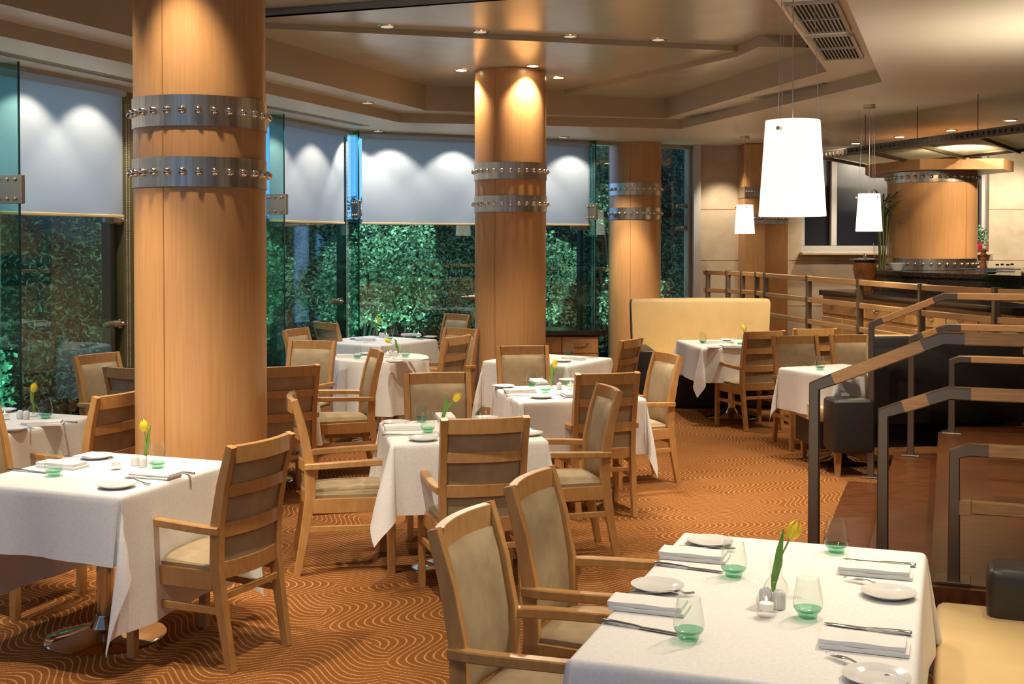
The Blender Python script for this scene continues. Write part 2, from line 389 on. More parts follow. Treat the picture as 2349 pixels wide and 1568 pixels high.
b = MB(); b.flat([UV(-7.3, -3.6), V(-2.2, 14.8, 0), V(.9, 15.9, 0), V(2.3, 16.4, 0), V(9.4, 16.4, 0), V(9.4, -6.6, 0)], 3.62); b.build('roof_slab', 'ceil3', ce, 0)
# fascia between soffit and roof slab, above the glazing
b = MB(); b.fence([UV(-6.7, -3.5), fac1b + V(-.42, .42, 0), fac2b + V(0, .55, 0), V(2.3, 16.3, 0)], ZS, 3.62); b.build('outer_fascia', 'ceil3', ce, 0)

# far stone wall with its dark window
WY = 15.8
wl = empty('wall_far', kind='structure')
WX0, WX1, WZ0, WZ1 = px(1838, 553, 1.74).x*0 + (1838-1174.5)/F*WY, (2268-1174.5)/F*WY, 1.61, 3.0
b = MB()
for x0, x1, z0, z1 in ((2.46, WX0, 0, ZS), (WX1, 9.2, 0, ZS), (WX0, WX1, 0, WZ0)):
    b.box(((x0+x1)/2, WY+.15, (z0+z1)/2), (x1-x0, .3, z1-z0))
b.build('stone_facing', 'stone', wl, 0)
b = MB()     # open joints between the slabs
for z in (.9, 1.5, 2.17): b.box((5.83, WY-.001, z), (6.74, .003, .006)) if z < 1.6 else [b.box(((x0+x1)/2, WY-.001, z), (x1-x0, .003, .006)) for x0, x1 in ((2.46, WX0), (WX1, 9.2))]
for x in (2.46+.9, WX1+.75): b.box((x, WY-.001, 1.5), (.005, .003, 2.9))
b.build('slab_joint', 'brownwood', wl, 0)
wn = empty('window_4', kind='structure')
b = MB(); b.box(((WX0+WX1)/2, WY+.20, (WZ0+WZ1)/2), (WX1-WX0, .02, WZ1-WZ0)); b.build('window_pane', 'night', wn, 0)
b = MB()
for x in (WX0+.03, px(1917, 553, 1.74).x*0 + (1917-1174.5)/F*WY, WX1-.27, WX1-.03): b.box((x, WY+.13, (WZ0+WZ1)/2+.01), (.07, .09, WZ1-WZ0-.15))
b.box(((WX0+WX1)/2, WY+.13, WZ0+.04), (WX1-WX0, .1, .08)); b.box(((WX0+WX1)/2, WY+.13, WZ1-.03), (WX1-WX0, .1, .06))
b.build('window_frame', 'greyframe', wn, 0)
b = MB(); b.box(((WX0+WX1)/2, WY-.02, WZ0-.02), (WX1-WX0+.04, .2, .04), .006); b.build('window_sill', 'stone', wn, 0)
b = MB(); b.box((9.15, 5, 1.55), (.1, 21.6, 3.1)); tag(b.build('wall_stair_side', 'stone', None, 0), kind='structure')
b = MB(); b.box((.6, -5.3, 1.75), (17, .2, 3.5)); tag(b.build('wall_back', 'stone', None, 0), kind='structure')
b = MB(); b.prism([UV(-6.45, -3.42), UV(-6.2, -3.42), V(-7.5, -5.19, 0), V(-7.9, -5.19, 0)], 0, 3.5); tag(b.build('wall_window_side', 'stone', None, 0), kind='structure')
# wood pilasters with riveted bands
def pilaster(x0, x1, y, m, bands, label):
    r = empty('wall_pilaster', ((x0+x1)/2, y, 0), label=label, cat='pilaster', kind='thing', group='wooden pilasters on the stone wall')
    d = (WY - y) - .001
    b = MB(); b.box((0, d/2, 1.5), (x1-x0, d, 2.99), .004); b.build('pilaster_shaft', m, r)
    for z0, z1 in bands:
        b = MB(); b.box((0, d/2-.006, (z0+z1)/2), (x1-x0+.012, d, z1-z0), .003)
        for k in range(7): b.sphere((-(x1-x0)/2 + (k+.5)*(x1-x0)/7, -.012, (z0+z1)/2), .018)
        b.build('metal_band', 'brushed', r)
pilaster(2.98, 3.24, 15.35, 'wood', [(2.31, 2.45), (1.97, 2.11)], 'pale wood pilaster on stone wall behind the smallest pendant lamp')
pilaster(3.25, 3.58, 15.55, 'brownwood', [(2.31, 2.45), (1.97, 2.11)], 'darker brown wood pilaster between pale pilaster and dark window')

# ------------------------------------------------------------------ round columns
def column(x, y, r, ztop, bands, label, name='round_column', z0=0, seam=0, n=28):
    o = empty(name, (x, y, z0), label=label, cat='column', kind='thing', group='wood clad round columns')
    b = MB(); b.lathe([(r, 0), (r, ztop-z0)], 72); s_ = b.build('veneer_shaft', 'veneer', o)
    b = MB(); b.box((r*math.cos(seam), r*math.sin(seam), (ztop-z0)/2), (.004, .006, ztop-z0-.02), rz=seam); b.build('panel_joint', 'brownwood', o)
    for k, (a, c) in enumerate(bands):
        b = MB(); b.lathe([(r-.01, a-z0), (r+.007, a-z0), (r+.007, c-z0), (r-.01, c-z0)], 72); nf = len(b.bm.faces)
        for q in range(n): b.sphere(((r+.014)*math.cos(2*PI*q/n), (r+.014)*math.sin(2*PI*q/n), (a+c)/2-z0), .0205, u=12, v=8)
        bd = b.build('metal_band', 'brushed', o); bd.data.materials.append(M['stud'])
        for i, p_ in enumerate(bd.data.polygons): p_.material_index = int(i >= nf)
    return o
BANDS = [(2.33, 2.485), (2.025, 2.175)]
column(-1.65, 6.36, .34, ZC + .098, BANDS, 'thickest wood clad round column with two studded metal bands', seam=R(-108))
column(-.015, 11.45, .34, ZC-.002, BANDS, 'middle wood clad column lit by three ceiling spots', seam=R(-115))
column(1.575, 15.40, .335, ZS-.002, BANDS, 'thinnest wood clad round column behind the high cream booth', seam=R(-105))
column((2137-1174.5)/F*13.6, 13.6, .485, 2.522, [(2.40, 2.518), (1.434, 1.56)], 'broad wood column on black granite counter under the glass canopy', z0=1.432, seam=R(-62), n=36)

# ------------------------------------------------------------------ glazing
def facade(name, a, b_, panes, fins, frames, kerb=.08):
    """local x runs along the glass, local -y points into the room"""
    d = b_ - a; ang = math.atan2(d.y, d.x); L = d.length
    o = empty(name, (a.x, a.y, 0), ang, kind='structure')
    for x0, x1 in panes:
        q = MB(); q.box(((x0+x1)/2, 0, (ZS+kerb)/2), (x1-x0-.012, .012, ZS-kerb-.01)); q.build('window_pane', 'pane', o, 0)
    for x, dep in fins:
        q = MB(); q.box((x, -dep/2-.01, ZS/2), (.014, dep, ZS-.02)); f = q.build('glass_fin', 'fin', o, 0)
        q = MB(); q.box((x, -dep-.013, ZS/2), (.016, .006, ZS-.02)); q.build('fin_edge', 'finedge', f, 0)
        q = MB()
        q.box((x, -dep+.08, 2.11), (.03, .26, .20), .004)
        for s in (-1, 1):
            for yy in (-.07, 0, .07):
                for zz in (-.068, .068): q.sphere((x+s*.018, -dep+.08+yy, 2.11+zz), .015, u=8, v=6)
        q.build('patch_plate', 'bronze', o)
    for x, wd, m, dy in frames:
        q = MB(); q.box((x, dy, ZS/2), (wd, .09, ZS-.01), .004); q.build('upright_frame', m, o)
    q = MB(); q.box((L/2, .02, kerb/2), (L, .12, kerb)); q.build('window_sill', 'blackframe', o, 0)
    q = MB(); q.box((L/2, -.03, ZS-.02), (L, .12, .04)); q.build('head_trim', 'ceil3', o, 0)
    return o, ang, L
def along(a, b_, p):     # distance of point p along a facade
    d = (b_ - a).normalized(); return (Vector((p[0], p[1], 0)) - a).dot(d)
d1 = (fac1b - fac1a).normalized()
def v1(v): return along(fac1a, fac1b, UV(-6.3, v))
L1_ = (fac1b - fac1a).length; L2_ = (fac2b - fac1b).length
F1, A1, _ = facade('window_1', fac1a, fac1b, [(0, v1(6.62)), (v1(6.66), v1(8.06)), (v1(8.3), v1(10.22)), (v1(10.28), L1_)], [(v1(-.6), .27), (v1(3.0), .27), (v1(6.64), .27), (v1(10.25), .27)],
    [(v1(8.02), .07, 'blackframe', .05), (v1(8.16), .16, 'oliveframe', -.01), (L1_-.05, .10, 'blackframe', .06)])
fx2 = along(fac1b, fac2b, px(828, 553+100, CAMH-1).xy) if False else None
def onfac(a, b_, x):     # where the sight line through pixel column x meets a facade line
    k = (x - 1174.5)/F; d = b_ - a
    t = (k*a.y - a.x)/(d.x - k*d.y); return t*d.length
F2, A2, _ = facade('window_2', fac1b, fac2b, [(0, onfac(fac1b, fac2b, 812)), (onfac(fac1b, fac2b, 816), onfac(fac1b, fac2b, 1128)), (onfac(fac1b, fac2b, 1132), L2_-.03)],
    [(onfac(fac1b, fac2b, 806), .25), (L2_-.05, .22)], [(onfac(fac1b, fac2b, 1336), .05, 'blackframe', .06), (onfac(fac1b, fac2b, 1110), .05, 'blackframe', .06)])
F3, A3, L3_ = facade('window_3', fac2b, fac3b, [(.02, onfac(fac2b, fac3b, 1400)), (onfac(fac2b, fac3b, 1508), (fac3b-fac2b).length)], [],
    [((fac3b-fac2b).length-.04, .10, 'greyframe', -.02)])
for x0, x1 in ((0, onfac(fac2b, fac3b, 1397)), (onfac(fac2b, fac3b, 1512), L3_-.1)):
    q = MB(); q.box(((x0+x1)/2, .06, 2.09), (x1-x0, .05, .07)); q.build('cross_bar', 'blackframe', F3, 0)
b = MB(); b.box((2.41, 15.85, 1.5), (.09, .5, 3.0)); b.build('reveal_board', 'greyframe', F3, 0).matrix_parent_inverse = F3.matrix_basis.inverted()
# round clamp fittings that hold the panes
def clamp():
    o = empty('glass_clamp'); tag(o, cat='clamp')
    q = MB()
    q.tube([(0, -.02, 0), (.12, -.02, 0)], .03, 12); q.tube([(-.09, -.02, 0), (0, -.02, 0)], .018, 10)
    for k in range(4): q.lathe([(0, -.006), (.026, -.006), (.026, .006), (0, .006)], 12, (0, 0, 0)) if False else q.tube([(-.03-.018*k, -.02, 0), (-.022-.018*k, -.02, 0)], .027-.002*k, 12)
    q.build('clamp_arm', 'bronze', o)
    q = MB(); q.box((.13, -.03, 0), (.11, .02, .075), .006); q.sphere((.11, -.045, 0), .02); q.sphere((.155, -.045, 0), .014); q.build('clamp_plate', 'bronze', o)
    return o
for fa, fb, x, z, ang, lab in ((fac1a, fac1b, 250, 1.92, A1, 'bronze glass clamp high on the dark door post beside thickest column'), (fac1a, fac1b, 250, 1.08, A1, 'bronze glass clamp at mid height on the door post beside thickest column'),
        (fac1a, fac1b, 762, 1.08, A1, 'bronze glass clamp by the beaded chains at the glazing corner'), (fac1b, fac2b, 1322, 1.92, A2, 'bronze glass clamp below the blind beside the thinnest column'),
        (fac1b, fac2b, 1072, 1.08, A2, 'bronze glass clamp at mid height behind the middle column'),
        (fac2b, fac3b, 1562, 2.21, A3, 'upper bronze glass clamp between thinnest column and stone wall'), (fac2b, fac3b, 1562, 1.92, A3, 'lower bronze glass clamp between thinnest column and stone wall')):
    d = (fb - fa).normalized(); p = fa + d*onfac(fa, fb, x)
    inst('clamp', clamp, (p.x, p.y, z), ang, lab, 'bronze glass clamps')
# roller blinds
def blind(fa, fb, x0, x1, label, dz=0):
    d = (fb - fa).normalized(); ang = math.atan2(d.y, d.x); nrm = V(d.y, -d.x, 0)
    p = fa + d*((x0+x1)/2) + nrm*.075; wd = x1 - x0
    o = empty('roller_blind', (p.x, p.y, 1.957+dz), ang, label=label, cat='blind', group='white roller blinds')
    q = MB(); q.box((0, 0, (2.94-1.957)/2), (wd, .004, 2.93-1.957)); q.build('blind_fabric', 'blind', o, 0)
    q = MB(); q.box((0, 0, -.006), (wd+.02, .022, .024), .005); q.build('bottom_bar', 'cream', o)
    q = MB(); q.tube([(-wd/2-.02, 0, 2.945-1.957), (wd/2+.02, 0, 2.945-1.957)], .032, 12); q.build('roller_tube', 'blind', o)
    q = MB()
    for s in (-.012, .022):
        zz = .9
        while zz > -1.45:
            q.sphere((wd/2+.035+s, -.02, zz), .0045, u=5, v=3); zz -= .014
    q.build('beaded_chain', 'china', o)
for v0, v2, lab in ((-3.3, -.7, 'white roller blind of the window bay behind the camera'), (-.5, 2.9, 'white roller blind of the bay beside the camera'), (3.1, 4.3, 'white roller blind of the bay just outside the photo edge')):
    blind(fac1a, fac1b, v1(v0), v1(v2), lab)
blind(fac1a, fac1b, v1(4.4), v1(6.60), 'white roller blind beyond the glass fin at the photo edge')
blind(fac1a, fac1b, v1(6.68), v1(8.04), 'wide white roller blind between glass fin and dark door post')
blind(fac1a, fac1b, v1(8.35), v1(10.15), 'white roller blind partly hidden behind the thickest column')
blind(fac1a, fac1b, v1(10.33), v1(11.92), 'narrow looking white roller blind before the glazing corner')
blind(fac1b, fac2b, onfac(fac1b, fac2b, 826), onfac(fac1b, fac2b, 1120), 'widest white roller blind left of the middle column')
blind(fac1b, fac2b, onfac(fac1b, fac2b, 1136), onfac(fac1b, fac2b, 1346), 'white roller blind partly hidden behind the middle column')

# ------------------------------------------------------------------ garden outside
gr = MB(); gr.flat([UV(-16, -6), UV(-16, 22), V(9, 26, 0), V(9, 16.3, 0), V(2.5, 16.2, 0), fac2b + V(-.1, .25, 0), fac1b + V(-.25, .2, 0), UV(-6.55, -4)], -.10); tag(gr.build('ground', 'soil', None, 0), kind='structure')
def leaves(name, pts, size, m, flatten=.35, parent=None):
    vs, fs = [], []
    for p in pts:
        s = size*random.uniform(.6, 1.4)
        n = Vector((random.gauss(0, 1), random.gauss(0, 1)-.8, random.gauss(0, 1)+.6)).normalized()
        t = n.orthogonal().normalized(); t = Matrix.Rotation(random.uniform(0, 2*PI), 3, n) @ t; s2 = n.cross(t)
        k = len(vs)
        vs += [p - t*s, p + s2*s*flatten + n*s*.12, p + t*s, p - s2*s*flatten + n*s*.12]
        fs += [(k, k+1, k+2), (k, k+2, k+3)]
    me = bpy.data.meshes.new(name); me.from_pydata([tuple(v) for v in vs], [], fs); me.materials.append(M[m])
    o = bpy.data.objects.new(name, me); C.objects.link(o)
    if parent: o.parent = parent
    return o
def lump(seed):
    rr = random.Random(seed); ph = [(rr.uniform(.8, 3), rr.uniform(.8, 3), rr.uniform(0, 6), rr.uniform(0, 6)) for _ in range(6)]
    return lambda a, z: sum(math.sin(p[0]*a+p[2])*math.sin(p[1]*z+p[3]) for p in ph)/6
def hedge(name, a, b_, off, h, n, size, m, label, seed, depth=.5):
    d = (b_ - a).normalized(); nrm = V(d.y, -d.x, 0); L = (b_-a).length; f = lump(seed); pts = []
    for _ in range(n):
        s = random.uniform(0, L); z = random.uniform(-.05, h); k = f(s*1.3, z*1.5)*.9 + random.uniform(-.12, .12)
        p = a + d*s - nrm*(off - k*depth) ; pts.append(V(p.x, p.y, z))
    o = leaves(name, pts, size, m); tag(o, label, 'hedge', kind='stuff'); return o
HA, HB = UV(-6.2, -4), UV(-6.35, 13.6)
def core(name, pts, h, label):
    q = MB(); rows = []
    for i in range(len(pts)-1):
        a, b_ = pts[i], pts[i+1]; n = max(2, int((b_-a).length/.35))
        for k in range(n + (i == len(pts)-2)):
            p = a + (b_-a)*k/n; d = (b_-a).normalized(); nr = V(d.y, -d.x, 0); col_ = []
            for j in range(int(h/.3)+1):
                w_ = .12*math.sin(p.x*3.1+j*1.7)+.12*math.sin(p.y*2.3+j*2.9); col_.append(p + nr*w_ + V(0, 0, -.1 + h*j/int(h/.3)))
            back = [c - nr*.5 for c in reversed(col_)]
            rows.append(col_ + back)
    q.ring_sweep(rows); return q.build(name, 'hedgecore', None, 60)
hedge('conifer_hedge', HA, HB, 1.75, 2.35, 42000, .030, 'hedge', 'feathery dark green hedge outside the long window wall', 3, .45)
hedge('leafy_hedge', fac1b + V(-1.2, .2, 0), V(.9, 15.6, 0), 1.75, 2.35, 20000, .032, 'hedge', 'dark leafy hedge outside the far window wall', 5, .45)
hedge('tall_hedge', V(.6, 15.6, 0), V(4.4, 17.2, 0), 1.5, 4.4, 20000, .034, 'hedge', 'tall dark leafy hedge outside behind the thinnest column', 8, .45)
d_ = (HB-HA).normalized(); n_ = V(d_.y, -d_.x, 0)
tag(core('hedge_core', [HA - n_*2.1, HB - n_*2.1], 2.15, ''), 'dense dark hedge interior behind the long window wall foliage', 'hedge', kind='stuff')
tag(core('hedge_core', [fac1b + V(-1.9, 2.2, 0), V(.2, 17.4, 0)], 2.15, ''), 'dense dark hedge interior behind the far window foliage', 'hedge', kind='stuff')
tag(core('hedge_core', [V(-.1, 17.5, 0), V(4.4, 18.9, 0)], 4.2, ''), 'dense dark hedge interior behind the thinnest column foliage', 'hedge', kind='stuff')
def shrub(c, rx, rz_, n, size, label):
    pts = []
    for _ in range(n):
        v = Vector((random.gauss(0, 1), random.gauss(0, 1), random.gauss(0, 1))).normalized()*random.uniform(.55, 1.0)
        k = 1 + .25*math.sin(5*v.x+c[0]*3)*math.sin(4*v.z+c[1])
        pts.append(V(c[0]+v.x*rx*k, c[1]+v.y*rx*k, max(.0, c[2]+v.z*rz_*k)))
    r = empty('garden_shrub', (c[0], c[1], -.1), label=label, cat='shrub', group='lit shrubs outside the glazing')
    o = leaves('foliage', [p - V(c[0], c[1], -.1) for p in pts], size, 'shrub', .55, r)
    q = MB()
    for k in range(7):
        a = random.uniform(0, 6.28); q.tube([(0, 0, 0), (.3*rx*math.cos(a), .3*rx*math.sin(a), c[2]*.6), (.7*rx*math.cos(a), .7*rx*math.sin(a), c[2]+rz_*.5)], [.02, .014, .006], 6)
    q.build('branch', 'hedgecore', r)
def out(fa, fb, x, off):
    d = (fb - fa).normalized(); p = fa + d*onfac(fa, fb, x) - V(d.y, -d.x, 0)*off; return p
for fa, fb, x, off, zc, rx, rz_, n, lab in (
        (fac1a, fac1b, 15, 1.0, .95, .75, .85, 2600, 'pale lit shrub outside glass at the photo edge'),
        (fac1a, fac1b, 150, 1.2, .7, .6, .6, 1500, 'lit shrub outside the window beside thickest column'),
        (fac1a, fac1b, 640, .9, 1.0, .65, .75, 2400, 'bright leafy shrub outside seen just past thickest column'),
        (fac1a, fac1b, 735, 1.0, 1.25, .6, .8, 2200, 'bright shrub outside under the narrow looking blind'),
        (fac1b, fac2b, 890, 1.0, 1.15, .65, .6, 2200, 'lit shrub outside below the widest blind beside glass fin'),
        (fac1b, fac2b, 985, 1.1, 1.35, .65, .75, 2600, 'lit shrub outside below the middle of widest blind'),
        (fac1b, fac2b, 1320, 1.0, 1.25, .6, .65, 2200, 'lit shrub outside between middle and thinnest columns'),
        (fac2b, fac3b, 1545, .9, 1.0, .55, .5, 1500, 'low lit shrub outside right by thinnest column'),
        (fac2b, fac3b, 1540, 1.3, 2.6, .8, .8, 2600, 'high leafy shrub outside beside thinnest column top')):
    p = out(fa, fb, x, off); shrub((p.x, p.y, zc), rx*.85, rz_, int(n*2.0), .029, lab)
# grass tuft
gp = out(fac1a, fac1b, 100, .55)
q = MB()
for _ in range(420):
    a = random.uniform(0, 2*PI); l = random.uniform(.35, .75); r0 = random.uniform(0, .22); x0, y0 = r0*math.cos(a), r0*math.sin(a); wv = V(-math.sin(a), math.cos(a), 0)*.006
    ps = [V(x0 + l*.75*t*t*math.cos(a), y0 + l*.75*t*t*math.sin(a), l*(1.25*t - .62*t*t)) for t in (0, .35, .7, 1)]
    for i in range(3):
        k0, k1 = 1-i/3, 1-(i+1)/3
        q.face([ps[i]-wv*k0, ps[i]+wv*k0, ps[i+1]+wv*(k1+.05), ps[i+1]-wv*(k1+.05)])
tg = q.build('grass_clump', 'grass', None, 0, loc=(gp.x, gp.y, -.1)); tag(tg, 'arching green grass clump outside the window near the floor', 'grass plant', kind='thing')
# garden lights: small up-lights in the bed
for i, (fa, fb, x, pw_) in enumerate(((fac1a, fac1b, -60, 80), (fac1a, fac1b, 60, 80), (fac1a, fac1b, 190, 80), (fac1a, fac1b, 560, 60), (fac1a, fac1b, 700, 60), (fac1b, fac2b, 860, 55), (fac1b, fac2b, 1000, 60), (fac1b, fac2b, 1300, 60), (fac2b, fac3b, 1540, 130))):
    p = out(fa, fb, x, .35); t = out(fa, fb, x, 1.5)
    spot('garden_light', (p.x, p.y, .25), (t.x, t.y, 1.9), pw_*1.5, 120, .9, (.78, 1, .93), .05)
    spot('hedge_fill_spot', (p.x, p.y, 2.9), (t.x, t.y, .6), pw_*2.3, 95, .9, (.80, 1, .95), .05)  # unseen spot added to light the hedge face from above

# ------------------------------------------------------------------ ceiling fittings
def dl_maker(lens):
    def f():
        o = empty('recessed_downlight'); tag(o, cat='ceiling light')
        q = MB(); q.lathe([(.052, .004), (.052, -.008), (.070, -.007), (.075, 0), (.075, .004)], 28); q.build('trim_ring', 'stud', o)
        q = MB(); q.lathe([(0, -.001), (.028, -.001), (.052, -.006)], 24) if lens == 'lensdim' else q.lathe([(0, -.003), (.052, -.003)], 24); q.build('lamp_lens', lens, o)
        return o
    return f
def downlight(p, label, power, ang, tgt=None, lens='lens', blend=.55, size=.035, col=(1, .84, .62)):
    o = inst('dl_'+lens, dl_maker(lens), (p[0], p[1], p[2]), 0, label, 'recessed ceiling downlights')
    l = V(p[0], p[1], p[2]-.03)
    t = Vector(tgt) if tgt else l - V(0, 0, 1)
    spot('lamp', l, t, power, ang, blend, col, size, o)
    return o
ZP = ZC + .045
# panel downlights over the middle tables
for x, y, t, lab in ((888, 60, (-.9, 8.6, .7), 'first downlight in the raised panel counting from thickest column'), (1101, 72, (-.28, 6.6, .7), 'second downlight in the raised panel counting from thickest column'),
                     (1308, 82, (.4, 8.0, .7), 'third downlight in the raised panel counting from thickest column'), (1510, 90, (1.2, 9.2, .3), 'fourth downlight in the raised panel nearest the big pendant')):
    downlight(px(x, y, ZP), lab, 250, 62, t, 'lensdim', .7)
# spots round the middle column
cc = V(-.015, 11.45, 0)
for x, y, lab in ((1058, 160, 'bright downlight on window side of the middle column'), (1222, 150, 'bright downlight in front of the middle column'), (1281, 177, 'bright downlight on stair side of the middle column')):
    p = px(x, y, ZC); q = cc + (p - cc).normalized()*.36
    downlight(p, lab, 85, 84, (q.x, q.y, 2.0), 'lens', .6)
# window washers
k = 0
for v in (-2.6, -1.4, .2, 1.4, 2.4, 3.6, 4.7, 5.4, 6.15, 6.92, 7.62, 8.6, 9.4, 10.38, 11.2):
    p = UV(-5.90, v, ZS); t = UV(-6.25, v, 1.9)
    spot('window_washer', p - V(0, 0, .02), t, 34, 96, .45, (1, .95, .82), .02)
for x in (800, 890, 1035, 1180, 1300):
    d = (fac2b - fac1b).normalized(); nrm = V(d.y, -d.x, 0); p = fac1b + d*onfac(fac1b, fac2b, x); a = p + nrm*.42; t = p + nrm*.1
    spot('window_washer', (a.x, a.y, ZS-.02), (t.x, t.y, 1.9), 42, 96, .45, (.97, .97, .90), .02)
for x, y, z, lab in ((867, 300, ZS, 'downlight in the soffit at the glazing corner'), (1292, 314, ZS, 'downlight in the soffit between middle and thinnest columns')):
    inst('dl_lens2', dl_maker('lensdim'), px(x, y, z), 0, lab, 'recessed ceiling downlights')
inst('dl_lens2', None, px(843, 235, ZS2), 0, 'small downlight in the stepped ceiling ledge above corner window', 'recessed ceiling downlights')
# stair side downlights
for x, y, lab in ((1963, 328, 'bar ceiling downlight nearest the smallest pendant'), (2064, 313, 'bar ceiling downlight second from the smallest pendant'), (2181, 298, 'bar ceiling downlight third from the smallest pendant'), (2318, 275, 'bar ceiling downlight at the photo edge')):
    p = px(x, y, ZS-.001); downlight(p, lab, 130, 85, None, 'lens', .7)
# unseen spots without fittings, some added purely to brighten furniture, walls and ceiling
for p, t, pw_, an in (((-1.65, 5.66, 3.45), (-1.65, 6.05, 1.6), 110, 60), ((-2.25, 6.1, 3.4), (-1.96, 6.2, 1.2), 45, 50),
        ((1.15, 14.5, 2.97), (1.5, 15.1, 1.2), 60, 50), ((2.72, 15.15, 2.97), (2.76, 15.75, 1.7), 75, 62), ((6.6, 14.6, 2.97), (6.6, 15.75, 1.7), 110, 80),
        ((-1.85, 4.75, 3.43), (-1.8, 4.9, .7), 200, 64), ((-3.0, 5.4, 3.4), (-2.75, 6.2, .7), 120, 60), ((2.1, 4.5, 2.97), (.85, 3.5, .74), 150, 52), ((.80, 3.35, 2.97), (.75, 3.5, .7), 40, 76), ((.35, 3.2, 3.4), (.0, 4.0, .8), 110, 60),
        ((-.6, 4.6, 3.44), (-.5, 5.4, .5), 200, 66), ((-1.3, 9.3, 3.33), (-1.2, 10.4, .7), 170, 62), ((-1.4, 11.3, 3.33), (-1.25, 12.5, .7), 170, 56), ((.5, 9.4, 3.33), (.35, 10.2, .7), 130, 60),
        ((1.85, 11.2, 2.97), (1.9, 11.9, .7), 140, 70), ((2.5, 9.4, 2.97), (2.6, 9.5, .7), 95, 50), ((2.9, 8.0, 2.97), (3.1, 8.9, .6), 70, 70), ((1.75, 7.6, 2.97), (1.75, 8.1, 0), 190, 62), ((1.0, 6.0, 3.2), (.9, 6.4, 0), 60, 60),
        ((2.3, 6.6, 2.97), (2.2, 7.0, .3), 110, 80), ((3.2, 7.0, 2.97), (3.0, 7.4, .3), 90, 90), ((2.1, 12.3, 2.97), (2.05, 13.0, .8), 40, 80), ((4.35, 11.4, 2.97), (4.7, 13.2, 1.85), 230, 70), ((5.6, 12.0, 2.97), (5.0, 13.3, 2.0), 120, 70), ((3.3, 12.2, 2.97), (3.0, 13.4, 1.0), 120, 90), ((2.9, 10.6, 2.97), (3.4, 11.6, 1.1), 80, 70), ((5.0, 14.4, 2.97), (4.6, 15.7, 1.9), 70, 90), ((3.4, 10.2, 2.97), (3.6, 11.5, .9), 110, 90), ((5.6, 13.6, 2.97), (5.9, 15.6, 1.8), 160, 90),
        ((.35, 7.55, 3.42), (.4, 8.0, .7), 150, 60), ((-1.1, 6.9, 3.42), (.0, 8.1, .5), 110, 50), ((-2.7, 4.9, 3.42), (-1.87, 6.1, 1.0), 260, 34), ((1.25, 14.2, 2.97), (1.5, 15.1, 1.0), 170, 36), ((3.3, 6.9, 2.05), (3.3, 7.0, 4), 60, 160), ((-.8, 1.6, 3.4), (-1.0, 3.0, 0), 40, 110), ((1.6, .8, 2.97), (1.8, 2.4, 0), 50, 110), ((-2.5, 2.6, 3.4), (-2.6, 3.6, 0), 40, 100), ((-2.0, 7.6, 3.4), (-1.85, 8.8, .7), 140, 62)):  # upward one is added, standing in for spill of an unseen pendant
    spot('unseen_room_spot', p, t, pw_*1.25, an, .75, (1, .86, .66), .045)
# linear air vents in the ceiling
def vent(name, pts, label, z, n=9):
    """linear diffuser: dark slot with slats running along it"""
    a, b_ = Vector(pts[0]), Vector(pts[1]); wd = pts[2]; d = (b_ - a); L = d.length; ang = math.atan2(d.y, d.x); c = (a + b_)/2
    o = empty('air_vent', (c.x, c.y, z), ang, label=label, cat='air vent', group='linear ceiling air vents')
    q = MB(); q.box((0, 0, -.001), (L, wd, .006)); q.build('vent_slot', 'dark', o, 0)
    q = MB()
    for k in range(4): q.box((0, -wd/2 + wd*k/3, -.004), (L, wd*.10, .008))
    q.build('vent_slat', 'grill', o, 0)
    return o
vent('v', (px(-20, 116, ZS), px(312, 187, ZS), .085), 'long slot vent in the soffit above the wide blind', ZS)
vent('v', (px(608, 243, ZS), px(838, 288, ZS), .085), 'long slot vent in soffit right of thickest column', ZS)
vent('v', (px(955, 261, ZS2), px(1088, 264, ZS2), .07), 'slot vent in ceiling ledge beside the middle column', ZS2)
vent('v', (px(1275, 270, ZS2), px(1515, 279, ZS2), .07), 'slot vent in ceiling ledge above the thinnest column', ZS2)
vent('v', (px(1578, 268, ZS2), px(1700, 243, ZS2), .12), 'slot vent in angled ceiling ledge behind the big pendant', ZS2)
vent('v', (px(1735, 224, ZS2), px(1900, 190, ZS2), .12), 'slot vent in angled ceiling ledge beside louvred grilles', ZS2)
def louvre(u0, v0, v1_, label):
    c = UV(u0, (v0+v1_)/2, ZS2); L = v1_ - v0
    o = empty('louvre_grille', c, GA, label=label, cat='air vent', group='louvred ceiling grilles')
    q = MB(); q.box((0, 0, -.001), (.27, L, .006)); q.build('grille_back', 'dark', o, 0)
    q = MB()
    for s in (-1, 1): q.box((s*.135, 0, -.006), (.018, L+.02, .02)); q.box((0, s*L/2, -.006), (.29, .018, .02))
    q.box((0, 0, -.008), (.26, .014, .02)); q.build('grille_frame', 'grill', o, 0)
    q = MB()
    n = 11
    for k in range(n): q.box((-.12 + .24*k/(n-1), 0, -.011), (.013, L-.01, .003), mtx=Matrix.Rotation(R(35), 4, 'Y'))
    q.build('grille_blade', 'grill', o, 0)
louvre(-.735, 6.95, 7.95, 'larger louvred ceiling grille nearer the big pendant wires'); louvre(-.735, 8.1, 9.15, 'smaller looking louvred ceiling grille behind the first one')

